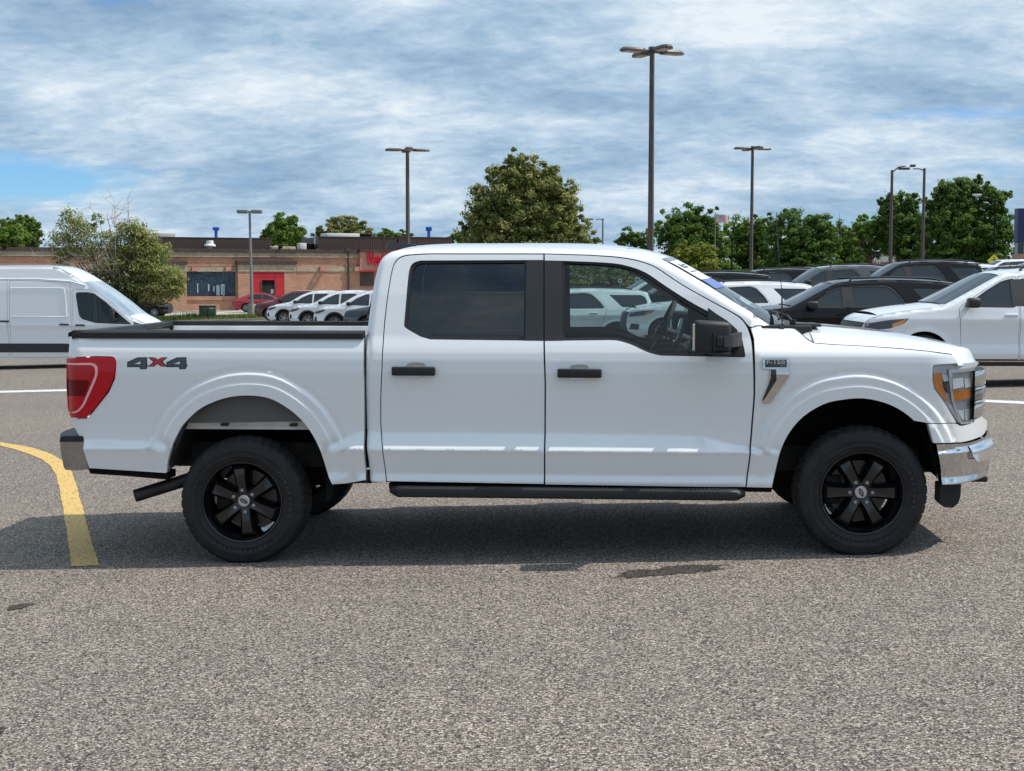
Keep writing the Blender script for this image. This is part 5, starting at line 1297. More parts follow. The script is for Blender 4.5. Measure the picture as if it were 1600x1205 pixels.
# left group, noses to the left
for paint, px, Y, dr, lab, dz in (('darkred', 403, 80, -6, 'dark red crossover, first of the row left of the pickup cab', 0.0), ('white', 424, 70, -8, 'white crossover with black wheel arches, directly right of the dark red one', .0),
                          ('white', 459, 64, -8, 'white crossover with black wheel arches, middle one of the row', .0), ('white', 498, 58, -8, 'white crossover with black wheel arches, nearest the pickup cab', .0), ('slate', 545, 52, -8, 'slate blue crossover partly behind the pickup cab at the right end of the row', .0)):
    park('parked_car', P_CUV, paint, px, Y, 2.28, PI + math.radians(dr), lab, 'car', G_L, dz=dz)
park('parked_car', P_SED, 'red', 365, 106, -2.38, 0.0 + math.radians(3), 'bright red sedan standing in front of the red drive-through window', 'car', None)
park('parked_car', P_SUV, 'black', 266, 101, 2.5, 0.0, 'black SUV parked under the big bush beside the brick building', 'car', None, scale=(1, 1, .92))

# ================================================================== THE BRICK RESTAURANT ON THE LEFT
BROT = math.radians(24.0); BY = 112.0
_bp0 = at(300, 450, BY); BORG = Vector((_bp0.x, BY, float(zg(_bp0.x, BY)) - .05))
bld = empty('brick_building', BORG, BROT, 'low brick restaurant with dark brown roof screens, glass block window and red drive-through wall', 'building')
_Rb = Matrix.Rotation(-BROT, 3, 'Z'); _Ob = _Rb @ (Vector((0, 0, CAMZ)) - BORG)
def B(px, py, ly=0.0):
    d = _Rb @ ray(px, py); t = (ly - _Ob.y) / d.y
    return (_Ob.x + d.x * t, _Ob.z + d.z * t)
def brick_mat():
    m = mat('brick_wall', (.3, .15, .09), .85); N, L, b = mnodes(m)
    tc = N.new('ShaderNodeTexCoord'); mp = N.new('ShaderNodeMapping'); mp.inputs['Rotation'].default_value = (math.pi / 2, 0, 0)
    L.new(tc.outputs['Object'], mp.inputs[0])
    br = N.new('ShaderNodeTexBrick'); br.inputs['Scale'].default_value = 1.0; br.inputs['Brick Width'].default_value = .30; br.inputs['Row Height'].default_value = .10; br.inputs['Mortar Size'].default_value = .010
    br.inputs['Color1'].default_value = (.50, .245, .155, 1); br.inputs['Color2'].default_value = (.385, .175, .11, 1); br.inputs['Mortar'].default_value = (.42, .33, .25, 1)
    L.new(mp.outputs[0], br.inputs['Vector'])
    n = N.new('ShaderNodeTexNoise'); n.inputs['Scale'].default_value = 1.2; n.inputs['Detail'].default_value = 5; L.new(tc.outputs['Object'], n.inputs['Vector'])
    mx = N.new('ShaderNodeMix'); mx.data_type = 'RGBA'; mx.blend_type = 'MULTIPLY'; mx.inputs[0].default_value = 1
    mr = N.new('ShaderNodeMapRange'); mr.inputs['To Min'].default_value = .8; mr.inputs['To Max'].default_value = 1.25; L.new(n.outputs['Fac'], mr.inputs[0])
    L.new(br.outputs['Color'], mx.inputs[6]); L.new(mr.outputs[0], mx.inputs[7]); L.new(mx.outputs[2], b.inputs['Base Color'])
    bp = N.new('ShaderNodeBump'); bp.inputs['Strength'].default_value = .6; bp.inputs['Distance'].default_value = .02; bp.invert = True
    L.new(br.outputs['Fac'], bp.inputs['Height']); L.new(bp.outputs[0], b.inputs['Normal'])
    return m
M_BRICK = brick_mat()
M_TAN = add_noise_color(mat('tan_block', (.36, .29, .2), .9), (.30, .24, .165), (.44, .36, .26), 3, 8, bump=.4, bscale=14)
M_BROWN = add_noise_color(mat('brown_metal', (.06, .035, .03), .5), (.05, .03, .026), (.075, .045, .038), 1.5)
M_REDW = add_noise_color(mat('red_wall', (.45, .01, .02), .5), (.42, .010, .02), (.50, .016, .028), 2)
M_PINK = add_noise_color(mat('pink_panel', (.45, .22, .16), .8), (.42, .20, .145), (.50, .25, .19), 2)
M_CONC = add_noise_color(mat('concrete', (.36, .33, .28), .9), (.30, .275, .235), (.43, .39, .33), 1.6, 8, bump=.3, bscale=20)
M_ROOFW = mat('roof_white', (.62, .61, .58), .6)
def bbox_(name, px0, px1, py0, py1, front, back, m, parent=bld, bev=0.0, ref=0.0):
    """box on the facade: photo rectangle read on the plane ly=ref, from ly=-front (proud) to ly=back"""
    rf = ref if ref else -front; pm = min(max((px0 + px1) / 2, 150), 480); x0 = B(px0, py1, rf)[0]; x1 = B(px1, py0, rf)[0]; z0 = B(pm, py1, rf)[1]; z1 = B(pm, py0, rf)[1]
    V, F = rbox(x0, x1, -front, back, z0, z1, bev) if bev else box(x0, x1, -front, back, z0, z1)
    return mesh_obj(name, V, F, m, parent, 30 if bev else None)
# walls, butted round the window and door openings
bbox_('wall', -140, 291, 400, 492, 0, 9, M_BRICK)
bbox_('wall', 291, 369, 400, 416.6, 0, 9, M_BRICK); bbox_('wall', 291, 369, 469, 492, 0, 9, M_BRICK)
bbox_('wall', 369, 720, 400, 492, 0, 9, M_BRICK)
bbox_('cornice', -140, 563, 393.4, 400, .10, 9, M_TAN); bbox_('parapet_cap', -142, 564, 387.6, 393.2, .22, 9.2, M_BROWN)
bbox_('cornice_lip', -141, 563.5, 399.2, 400.8, .15, .0, M_TAN)
bbox_('stone_band', -140, 369, 416.8, 424.4, .06, .02, M_TAN); bbox_('stone_band', 464, 563, 416.8, 424.4, .06, .02, M_TAN)
bbox_('window_recess', 290, 370, 424.6, 468.8, -.30, .6, M_DARK)
bbox_('window_sill', 290.5, 369.5, 463, 469, .08, .3, M_BRICK)
# glass block window: panes in a grid of mullions
gx0, gz0 = B(291.5, 462.8, .12); gx1, gz1 = B(368.5, 425, .12)
M_GBLK = add_noise_color(mat('glass_block', (.03, .06, .10), .08, spec=.8), (.014, .03, .05), (.05, .10, .16), 2.2, 4)
nx_, nz_ = 18, 9; pane = None
for i in range(nx_):
    for j in range(nz_):
        xa = gx0 + (gx1 - gx0) * i / nx_; za = gz0 + (gz1 - gz0) * j / nz_; w_, h_ = (gx1 - gx0) / nx_ - .025, (gz1 - gz0) / nz_ - .025
        if pane is None:
            V, F = rbox(0, w_, .12, .20, 0, h_, .015, 1); o = mesh_obj('glass_block', V, F, M_GBLK, bld); pane = o.data
        else: o = bpy.data.objects.new('glass_block', pane); link(o, bld)
        o.location = (xa + .012, 0, za + .012); o.rotation_euler = (rng.normal() * .012, 0, rng.normal() * .02)
V, F = box(gx0, gx1, .17, .19, gz0, gz1); mesh_obj('window_grout', V, F, mat('grout', (.13, .19, .23), .7), bld)
V, F = join(*[box(B(a, 450, .1)[0], B(a + w_, 450, .1)[0], .085, .118, B(a, b0, .1)[1], B(a, b1, .1)[1]) for a, w_, b0, b1 in ((308, 1.6, 458, 443), (325, 2, 455, 444), (338, 5, 462, 446), (345, 6, 461, 444), (333, 2, 456, 447), (348, 2, 463, 448))])
mesh_obj('window_decal', V, F, mat('decal_pale', (.35, .45, .50), .6), bld)['kind'] = 'stuff'
# bay with the red wall and service window
bbox_('bay_wall', 373, 395.3, 424.6, 492, .55, .0, M_BRICK); bbox_('bay_wall', 444.8, 462.5, 424.6, 492, .55, .0, M_BRICK)
bbox_('bay_band', 372.6, 463, 413.4, 424.5, .60, .0, M_TAN); bbox_('bay_cap', 370.5, 464.5, 408, 413.2, .72, .0, M_BROWN)
for a, b, c, d in ((395.4, 408, 424.7, 488), (429.8, 444.7, 424.7, 488), (408, 429.8, 424.7, 437.8), (408, 429.8, 460, 488)): bbox_('red_panel', a, b, c, d, .53, .0, M_REDW)
for k in range(9): bbox_('panel_joint', 395.4, 444.7, 428 + k * 4.4 if True else 0, 428.5 + k * 4.4, .545, -.52, mat('red_joint', (.25, .006, .012), .6)) if not (435 < 428 + k * 4.4 < 461) else None
bbox_('service_window', 409.4, 428.6, 444.5, 459.5, .36, -.2, M_CARGLASS); bbox_('window_hood', 408, 429.8, 438, 444.4, .50, -.1, M_DARK)
bbox_('window_jamb', 407.6, 409.4, 438, 460.4, .57, -.1, M_BROWN); bbox_('window_jamb', 428.6, 430.2, 438, 460.4, .57, -.1, M_BROWN); bbox_('window_mullion', 418.4, 419.4, 444.5, 459.6, .40, -.2, M_BROWN)
bbox_('window_notice', 423.4, 427.4, 452, 459.2, .38, -.34, mat('paper_white', (.7, .7, .7), .7))
bbox_('bay_wall', 230, 291.5, 424.6, 492, .50, .0, M_BRICK); bbox_('bay_band', 229.5, 292, 413.4, 424.5, .55, .0, M_TAN); bbox_('bay_cap', 228, 293, 408, 413.2, .66, .0, M_BROWN)
# base course
bbox_('plinth', -140, 720, 485.5, 494, .66, .0, M_CONC)
# wall lamp brackets
for a in (298.5, 351, 498.5, 552):
    x0, z0 = B(a, 424, 0); x1, z1 = B(a + 9, 417, 0); z0 += .02
    V, F = join(box(x0, x1, -.42, -.34, z0, z1), box(x0, x0 + .1, -.34, .0, z0, z1), box(x1 - .1, x1, -.34, .0, z0, z1)); mesh_obj('lamp_bracket', V, F, M_PINK, bld)
# down pipe, flood lamps
V, F = join(tube([(B(544, 388, -.12)[0], -.12, B(544, 390, -.12)[1]), (B(544.5, 458, -.12)[0], -.12, B(544, 470, -.12)[1])], .07, 8), box(B(541, 400, -.3)[0], B(547, 400, -.3)[0], -.3, .0, B(541, 393, -.3)[1], B(541, 387, -.3)[1])); mesh_obj('down_pipe', V, F, M_BROWN, bld, 40)
for a in (7, 437.5):
    x, z = B(a, 387.5, -.3); V, F = join(rbox(x - .14, x + .16, -.55, -.25, z - .05, z + .18, .04), box(x - .03, x + .03, -.3, .1, z - .1, z + .02)); mesh_obj('flood_lamp', V, F, M_DARK, bld, 40)
# sign bay
bbox_('sign_panel', 563, 720, 393, 424, .45, .0, M_PINK); bbox_('sign_cap', 562, 722, 389, 392.8, .60, .1, M_BROWN); bbox_('sign_trim', 563, 720, 422.4, 424.2, .52, -.44, M_REDW)
bbox_('brown_panel', 563.5, 584, 426, 447, .12, .0, M_BROWN)  # plain brown rectangle on the wall below the sign panel
def face_text(name, s, size, px, py, ly, m, parent, ext=.05, bold=0.0, pfun=B, align=True, sx=1.0):
    x, z = pfun(px, py, ly); V, F = text_geo(s, size, ext, bold)
    x0 = min(v.x for v in V); V = [(x + (v.x - x0) * sx, ly - v.z, z + v.y) for v in V]
    return mesh_obj(name, V, F, m, parent)
face_text('sign_lettering', "Wendy's", 1.5, 573, 405.5, -.56, mat('sign_red', (.55, .012, .03), .4), bld, .08, .02, sx=.40)
# roof screens made of separate ribbed sheets
def screen(px0, px1, py0, py1, ly, step=3.4):
    n = max(2, int((px1 - px0) / step)); pm = None
    xs = [B(px0 + (px1 - px0) * i / n, py0, ly)[0] for i in range(n + 1)]; z0 = B(px0, py1, ly)[1]; z1 = B(px0, py0, ly)[1]; w_ = xs[1] - xs[0]
    for i in range(n):
        if pm is None:
            V, F = join(box(0, w_ - .03, 0, .06, 0, z1 - z0), box(w_ - .03, w_, .03, .06, 0, z1 - z0)); o = mesh_obj('screen_panel', V, F, M_BROWN, bld); pm = o.data
        else: o = bpy.data.objects.new('screen_panel', pm); link(o, bld)
        o.location = (xs[i], ly, z0)
    V, F = join(box(xs[0], xs[-1], ly - .03, ly + .12, z1, z1 + .06), box(xs[0], xs[0] + .06, ly + .06, ly + 5, z0, z1), box(xs[-1] - .06, xs[-1], ly + .06, ly + 5, z0, z1), box(xs[0], xs[-1], ly + 5, ly + 5.1, z0, z1)); mesh_obj('screen_frame', V, F, M_BROWN, bld)
screen(243, 423.5, 371.2, 389, 2.0); screen(497, 620, 370.5, 389, 1.6); screen(623, 706, 371, 389, 1.6)
def roof_box(name, px0, px1, py0, py1, ly, d, m):
    x0, z0 = B(px0, py1, ly); x1, z1 = B(px1, py0, ly); V, F = rbox(x0, x1, ly, ly + d, z0 - .1, z1, .04); mesh_obj(name, V, F, m, bld, 40)
roof_box('roof_unit', 511, 562, 365, 371, 3.2, 2, M_ROOFW); roof_box('roof_unit', 562, 581, 365.5, 371, 3.4, 2, M_DARK); roof_box('roof_unit', 243, 274, 364.5, 372, 6, 2, mat('roof_unit_tan', (.45, .43, .38), .7))
roof_box('roof_unit', 469, 479, 380, 390, 2.0, 1, M_ROOFW); roof_box('roof_unit', 479.5, 492, 381, 390, 2.2, 1, M_DARK); roof_box('roof_unit', 492.6, 497, 372, 390, 2.4, .4, M_ROOFW); roof_box('roof_unit', 425, 462, 385.5, 390, 1.0, 1, M_TAN)
x, z = B(328, 388, 1.2)
V = []; prof_ = [(.0, .62), (.27, .62), (.30, .55), (.30, .36), (.46, .26), (.48, .16), (.20, .05), (.20, -.2)]
V = [(x + r * math.cos(2 * math.pi * j / 20), 1.2 + r * math.sin(2 * math.pi * j / 20), z + h) for r, h in prof_ for j in range(20)]
mesh_obj('roof_vent', V, grid_faces(len(prof_), 20, True, True), M_ROOFW, bld, 40)

# ---- verge, walk and kerb in front of the building
def strip(name, rows, m, dz):
    """rows: list of (y_photo per px) sampled polylines back and front"""
    back, front = rows; return decal_strip(name, back, front, m, dz)
pxs = list(range(-160, 421, 20))
def world_strip(name, x0, x1, ya, yb, m, dz, kind='structure', thick=0.0, nx=24):
    rows = []
    for y, d in ((ya, -thick), (ya, dz), ((ya + yb) / 2, dz), (yb, dz), (yb, -thick)) if thick else ((ya, dz), ((ya + yb) / 2, dz), (yb, dz)):
        rows.append([(x, y, float(zg(x, y)) + d) for x in np.linspace(x0, x1, nx)])
    V, F = loft(rows); o = mesh_obj(name, V, F, m); o['kind'] = kind; return o
YG0 = onground(300, 503.5).y; YG1 = onground(300, 495.5).y; YW1 = onground(300, 488.5).y
M_GRASSB = add_noise_color(mat('grass_base', (.07, .09, .03), .95), (.05, .07, .018), (.16, .14, .065), 3, 8)
world_strip('grass_verge', -48, -13.5, YG0, YG1, M_GRASSB, .05)
world_strip('kerb', -48, -13.5, YG0 - .25, YG0, M_CONC, .12, thick=.05)
world_strip('concrete_drive', -60, -2, YG1 + .2, YW1 + 8, M_CONC, .02)
world_strip('kerb', -48, -13.5, YG1, YG1 + .2, M_CONC, .10, thick=.05)

M_POLE = add_noise_color(mat('pole_brown', (.075, .055, .048), .5), (.062, .046, .04), (.09, .066, .057), 2); M_POLEG = mat('pole_grey', (.20, .20, .20), .5); M_LENS = mat('lamp_lens', (.50, .46, .38), .4); M_BLUE = mat('sign_blue', (.01, .10, .45), .45)
# ================================================================== FOLIAGE
def leaf_mat(name, stops, transl=.25):
    m = bpy.data.materials.new(name); m.use_nodes = True; N, L, b = mnodes(m)
    at_ = N.new('ShaderNodeAttribute'); at_.attribute_name = 'tint'
    r = N.new('ShaderNodeValToRGB'); e = r.color_ramp.elements
    while len(e) < len(stops): e.new(.5)
    for q, (p, c) in zip(e, stops): q.position = p; q.color = (*c, 1)
    L.new(at_.outputs['Fac'], r.inputs[0]); L.new(r.outputs[0], b.inputs['Base Color'])
    b.inputs['Roughness'].default_value = .55; b.inputs['Specular IOR Level'].default_value = .3
    t = N.new('ShaderNodeBsdfTranslucent'); L.new(r.outputs[0], t.inputs[0])
    x = N.new('ShaderNodeMixShader'); x.inputs[0].default_value = transl; L.new(b.outputs[0], x.inputs[1]); L.new(t.outputs[0], x.inputs[2])
    L.new(x.outputs[0], N['Material Output'].inputs[0]); return m
L_GREEN = leaf_mat('leaf_green', [(0, (.04, .095, .016)), (.5, (.10, .19, .03)), (1, (.21, .30, .055))], .55)
L_BRIGHT = leaf_mat('leaf_bright', [(0, (.06, .13, .016)), (.5, (.14, .25, .03)), (1, (.25, .34, .06))], .45)
L_LINDEN = leaf_mat('leaf_linden', [(0, (.06, .10, .022)), (.42, (.16, .20, .045)), (.62, (.33, .33, .10)), (1, (.50, .46, .19))], .5)
L_OLIVE = leaf_mat('leaf_olive', [(0, (.05, .085, .02)), (.42, (.14, .19, .05)), (.7, (.31, .33, .09)), (1, (.50, .47, .18))], .45)
L_YEL = leaf_mat('leaf_yellow', [(0, (.08, .11, .014)), (.5, (.20, .24, .03)), (1, (.34, .35, .055))], .38)
L_GRASS = leaf_mat('leaf_grass', [(0, (.04, .07, .012)), (.6, (.10, .15, .025)), (1, (.22, .20, .07))])
M_BARK = add_noise_color(mat('bark', (.08, .06, .045), .95), (.05, .038, .03), (.13, .10, .075), 3, 6, bump=.5, bscale=12)
M_TWIG = mat('dry_twig', (.34, .29, .23), .9)
def leaves_mesh(name, C, nrm, tint, size, aspect, m, parent):
    n = len(C)
    nrm = nrm / (np.linalg.norm(nrm, axis=1)[:, None] + 1e-9)
    a = np.cross(nrm, rng.normal(size=(n, 3))); a /= np.linalg.norm(a, axis=1)[:, None] + 1e-9; b = np.cross(nrm, a)
    s = (size * rng.uniform(.6, 1.35, n))[:, None]
    V = np.empty((n, 4, 3)); V[:, 0] = C + a * s; V[:, 1] = C + b * s * aspect + nrm * s * .12; V[:, 2] = C - a * s; V[:, 3] = C - b * s * aspect + nrm * s * .12
    me = bpy.data.meshes.new(name); me.vertices.add(4 * n); me.vertices.foreach_set('co', V.reshape(-1).astype(np.float32))
    me.loops.add(4 * n); me.loops.foreach_set('vertex_index', np.arange(4 * n, dtype=np.int32))
    me.polygons.add(n); me.polygons.foreach_set('loop_start', np.arange(0, 4 * n, 4, dtype=np.int32)); me.polygons.foreach_set('loop_total', np.full(n, 4, np.int32))
    me.update(calc_edges=True)
    at_ = me.attributes.new('tint', 'FLOAT', 'FACE'); at_.data.foreach_set('value', np.clip(tint, 0, 1).astype(np.float32))
    me.materials.append(m); o = bpy.data.objects.new(name, me); link(o, parent); return o
def tree(name, label, cat, Y, blobs, base_px, m, n_leaf, size, base_py=None, group=None, clump=.14, shell=.42, trunk_r=.22, gaps=.0, tilt=.5, tspread=.22, limbs=None, aspect=.55):
    c0 = at(base_px, 400, Y); bz = float(zg(c0.x, Y)); org = Vector((c0.x, Y, bz))
    root = empty(name, org, 0, label, cat, group)
    sc = (Y * math.cos(PITCH)) / FPX
    E = []
    for px, py, rx, ry in blobs:
        p = at(px, py, Y) - org; E.append((np.array(p), np.array([rx * sc, (rx + ry) * .45 * sc, ry * sc])))
    vol = np.array([np.prod(e[1]) ** .72 for e in E]); vol /= vol.sum()
    Cs = []; Ns = []; Ts = []
    for (c, r), v in zip(E, vol):
        k = int(n_leaf * 2.3 * v); nc = max(14, k // 75)
        d = rng.normal(size=(nc, 3)); d /= np.linalg.norm(d, axis=1)[:, None]
        rad = rng.uniform(0, 1, nc) ** shell * rng.uniform(.80, 1.22, nc)
        cc = d * rad[:, None]
        idx = rng.integers(0, nc, k)
        od = rng.normal(size=(k, 3)); od /= np.linalg.norm(od, axis=1)[:, None]; od[:, 2] *= .85
        sz = (.55 + .9 * rng.random(nc))[idx][:, None]; off = od * (rng.random(k) ** .4)[:, None] * sz * clump * 1.25
        stray = rng.random(k) < .10; off[stray] *= 1.7
        pts = (cc[idx] + off) * r + c
        nn = (od * 1.0 + cc[idx] * .35 + rng.normal(size=(k, 3)) * .45 + np.array([0, 0, tilt * .7]))
        ti = rng.normal(.53, .17, nc)[idx] + rng.normal(0, tspread, k) * .7
        Cs.append(pts); Ns.append(nn); Ts.append(ti)
    C = np.vstack(Cs); Nn = np.vstack(Ns); T = np.concatenate(Ts)
    k = C[:, 2] > .15; C, Nn, T = C[k], Nn[k], T[k]
    leaves_mesh('crown', C, Nn, T, size * .62, aspect, m, root)
    top = max(c[2] + r[2] * .4 for c, r in E); mid = min(c[2] for c, r in E)
    parts = [tube([(0, 0, -.2), (.05, 0, mid * .5), (0, .05, max(mid, top * .45)), (.02, 0, top)], [trunk_r, trunk_r * .8, trunk_r * .55, trunk_r * .12], 8)]
    for c, r in E:
        for q in range(3):
            e = c + rng.normal(size=3) * r * .45; s0 = np.array([0, 0, max(mid, top * .45) * rng.uniform(.5, .95)])
            m_ = (s0 + e) / 2 + np.array([0, 0, -.1 * np.linalg.norm(e - s0)]) ; parts.append(tube([s0, m_, e], [trunk_r * .42, trunk_r * .25, trunk_r * .06], 6))
    V, F = join(*parts); mesh_obj('trunk', V, F, M_BARK, root, 50)
    return root
G_T = 'trees behind the parked cars on the right'; G_TL = 'trees behind the brick restaurant'
tree('linden_tree', 'large olive green tree with a dense rounded crown rising behind the pickup roof', 'tree', 100,
     [(818, 264, 30, 30), (795, 285, 36, 32), (845, 290, 38, 34), (772, 318, 40, 38), (820, 318, 52, 42), (868, 322, 40, 40), (755, 358, 42, 34), (800, 360, 52, 40), (850, 360, 54, 40), (893, 362, 34, 32), (820, 400, 100, 34), (900, 418, 40, 26), (830, 428, 90, 18), (960, 425, 40, 22), (778, 275, 14, 14), (884, 300, 16, 16)], 818, L_LINDEN, 62000, .165, clump=.15, shell=.36, trunk_r=.3)
rt = [('tree', 'small dark green tree just left of the tall lamp post, low over the pickup roof', 150, [(985, 374, 24, 17), (1004, 378, 20, 18), (985, 405, 30, 20)], 990, L_GREEN, 5000, .2),
      ('tree', 'broad green tree right of the tall lamp post, behind the flag', 138, [(1048, 360, 26, 30), (1080, 346, 32, 24), (1112, 352, 26, 24), (1075, 375, 45, 28), (1105, 385, 36, 28), (1090, 410, 60, 22)], 1080, L_GREEN, 15000, .2),
      ('tree', 'green tree directly behind the right hand lamp post with four heads', 142, [(1158, 365, 30, 28), (1190, 360, 28, 24), (1170, 385, 40, 28), (1185, 408, 50, 20)], 1172, L_GREEN, 12000, .2),
      ('tree', 'full round green tree right of the mast antenna', 136, [(1240, 357, 32, 26), (1272, 352, 28, 24), (1290, 372, 26, 28), (1230, 382, 36, 28), (1265, 385, 42, 28), (1255, 410, 55, 20)], 1255, L_GREEN, 15000, .2),
      ('tree', 'low shaded green tree in the gap between two taller trees', 145, [(1318, 374, 24, 24), (1322, 400, 34, 24)], 1320, L_GREEN, 6000, .2),
      ('tree', 'light green open tree left of the brown lamp post, a dark trunk below', 132, [(1352, 357, 22, 22), (1374, 352, 20, 18), (1340, 374, 20, 18), (1368, 380, 22, 20), (1385, 372, 16, 14)], 1359, L_BRIGHT, 6500, .19),
      ('tree', 'green tree with a ragged top between the two single lamp posts', 130, [(1392, 322, 22, 20), (1418, 318, 20, 18), (1405, 345, 34, 24), (1430, 352, 26, 24), (1410, 378, 34, 26), (1430, 405, 28, 22), (1400, 385, 14, 12), (1385, 352, 18, 16)], 1410, L_GREEN, 15000, .2),
      ('tree', 'tallest tree at the right with loose leafy branches around a thin lamp post', 126, [(1490, 302, 32, 26), (1520, 294, 22, 18), (1462, 318, 20, 18), (1545, 312, 28, 22), (1570, 306, 12, 10), (1500, 335, 42, 30), (1555, 345, 28, 30), (1470, 362, 36, 32), (1520, 370, 46, 36), (1560, 385, 28, 34), (1480, 402, 50, 24), (1530, 408, 48, 20)], 1510, L_GREEN, 30000, .2),
      ('bush', 'yellow green rounded bush in front of the broad tree, beside the windshield', 105, [(1085, 398, 30, 20), (1062, 405, 20, 18), (1108, 410, 18, 18), (1085, 418, 40, 16)], 1085, L_YEL, 9000, .13)]
for nm, lab, Y, bl, bp_, m, n, sz in rt:
    if nm == 'tree' and 'dark trunk' not in lab: w0 = min(b[0] - b[2] for b in bl); w1 = max(b[0] + b[2] for b in bl); bl = bl + [((w0 + w1) / 2 + (14 if 'ragged' in lab else 0), 428, (w1 - w0) * (.4 if 'ragged' in lab else .56), 15 if 'ragged' not in lab else 10)]; n = int(n * 1.4)
    tree(nm if nm == 'bush' else 'green_tree', lab, nm, Y, bl, bp_, m, n, sz, group=G_T if nm == 'tree' else None, clump=.16, shell=.38)
lt = [('dark green tree at the far left edge above the brick parapet', 165, [(45, 362, 20, 22), (30, 350, 16, 14), (58, 372, 12, 14), (5, 358, 14, 18)], 42, L_GREEN, 7000, .2),
      ('bright green tree at the far left edge, lower than the dark one behind it', 150, [(18, 372, 28, 20), (4, 378, 22, 18), (30, 380, 16, 14)], 16, L_BRIGHT, 6000, .19),
      ('bright green upright tree between the two brown roof screens', 150, [(448, 350, 22, 17), (440, 368, 30, 22), (462, 370, 20, 20), (420, 372, 16, 16)], 446, L_BRIGHT, 9000, .19),
      ('olive tree behind the white roof units of the restaurant', 155, [(540, 352, 26, 16), (520, 360, 24, 16), (565, 362, 22, 14), (500, 368, 16, 12), (545, 372, 40, 16)], 535, L_LINDEN, 9000, .19),
      ('small green tree top just left of the pickup roof, beside the lamp post', 170, [(610, 368, 24, 10), (635, 372, 16, 8), (590, 372, 16, 8)], 612, L_GREEN, 3500, .2),
      ('small light tree top left of the big olive tree', 170, [(718, 372, 14, 9), (700, 376, 12, 6)], 715, L_BRIGHT, 1800, .2),
      ('small shrub top right of the big olive tree, under a lamp', 150, [(932, 376, 9, 8), (925, 384, 14, 10)], 930, L_LINDEN, 1500, .17)]
for lab, Y, bl, bp_, m, n, sz in lt: tree('green_tree', lab, 'tree', Y, bl, bp_, m, n, sz, group=G_TL, clump=.16, shell=.38)

# ---- the half dry bush left of the van nose, many stems
def dry_bush():
    Y = 84.0; base = at(190, 480, Y); bz = float(zg(base.x, Y)); org = Vector((base.x, Y, bz)); sc = Y / FPX
    root = empty('olive_bush', org, 0, 'big half dry olive bush with bare grey twigs, between the van and the brick restaurant', 'bush')
    q = lambda px, py, dy=0.0: np.array(at(px, py, Y) - org) + np.array([0, dy, 0])
    blobs = [(112, 345, 22, 24), (100, 372, 28, 22), (130, 360, 24, 20), (150, 345, 12, 12), (120, 392, 36, 20), (95, 400, 18, 14), (165, 375, 26, 20), (205, 360, 26, 18), (228, 370, 22, 16), (210, 385, 34, 22), (245, 395, 24, 20), (190, 410, 40, 24), (235, 420, 38, 24), (265, 435, 26, 20), (200, 445, 42, 26), (240, 455, 42, 22), (275, 450, 16, 16), (185, 470, 36, 18), (155, 425, 18, 18)]
    Cs, Ns, Ts = [], [], []
    for px, py, rx, ry in blobs:
        c = q(px, py); r = np.array([rx, (rx + ry) * .5, ry]) * sc
        dens = 1.0 if px > 180 else .55
        k = int(rx * ry * 3.6 * dens); nc = max(8, k // 20)
        d = rng.normal(size=(nc, 3)); d /= np.linalg.norm(d, axis=1)[:, None]; cc = d * (rng.uniform(0, 1, nc) ** .45)[:, None]
        ix = rng.integers(0, nc, k); pts = (cc[ix] + rng.normal(size=(k, 3)) * .13) * r + c
        yel = .5 + .16 * (px > 225) + .12 * (py < 380) - .2 * (py > 425 and px < 235)
        Cs.append(pts); Ns.append((pts - c) / r - cc[ix] * .7 + rng.normal(size=(k, 3)) * .35 + np.array([0, 0, .3])); Ts.append(rng.normal(yel, .14, nc)[ix] + rng.normal(0, .12, k))
    C = np.vstack(Cs); leaves_mesh('crown', C, np.vstack(Ns), np.concatenate(Ts), .075, .5, L_OLIVE, root)
    parts = []; tw = []
    for k in range(70):
        b = blobs[rng.integers(0, len(blobs))]; e = q(b[0] + rng.normal() * b[2] * .5, b[1] + rng.normal() * b[3] * .5, rng.normal() * .8)
        s = np.array([rng.normal() * .35, rng.normal() * .3, 0.0]); m1 = s + (e - s) * .35 + np.array([0, 0, .5]) + rng.normal(size=3) * .25; m2 = s + (e - s) * .7 + rng.normal(size=3) * .3
        r0 = rng.uniform(.03, .075); parts.append(tube([s, m1, m2, e], [r0, r0 * .7, r0 * .45, r0 * .15], 5))
    V, F = join(*parts); mesh_obj('trunk', V, F, M_BARK, root, 50)
    def twig(p, d, L, r, lev):
        pts = [p]; dd = d.copy()
        for i in range(4):
            dd = dd + rng.normal(size=3) * .16; dd /= np.linalg.norm(dd); pts.append(pts[-1] + dd * L / 4)
        tw.append(tube(pts, [r, r * .85, r * .65, r * .45, r * .25], 4, False))
        if lev > 0:
            for j in range(3 if lev > 1 else 4):
                i = rng.integers(1, 5); d2 = dd + rng.normal(size=3) * .55; d2 /= np.linalg.norm(d2); twig(pts[i], d2, L * rng.uniform(.35, .6), r * .55, lev - 1)
    for px, py, ex, ey in ((178, 430, 192, 352), (182, 430, 182, 345), (176, 428, 172, 358), (185, 420, 205, 350), (175, 430, 165, 350), (185, 425, 196, 338), (190, 425, 215, 352), (170, 430, 158, 365)):
        a, b = q(px, py, rng.normal() * .4), q(ex, ey, rng.normal() * .6); twig(a, (b - a) / np.linalg.norm(b - a), np.linalg.norm(b - a), .04, 2)
    for k in range(130):
        px, py = rng.uniform(75, 195), rng.uniform(375, 450); a = q(px + 12, py + 8, rng.normal() * .7 - .6); d = np.array([rng.normal() - .5, rng.normal() * .4 - .3, rng.normal() * .5 + .1]); d /= np.linalg.norm(d); twig(a, d, rng.uniform(.6, 1.5), .018, 1)
    V, F = join(*tw); t = mesh_obj('bare_twigs', V, F, M_TWIG, root, 60); t['kind'] = 'stuff'
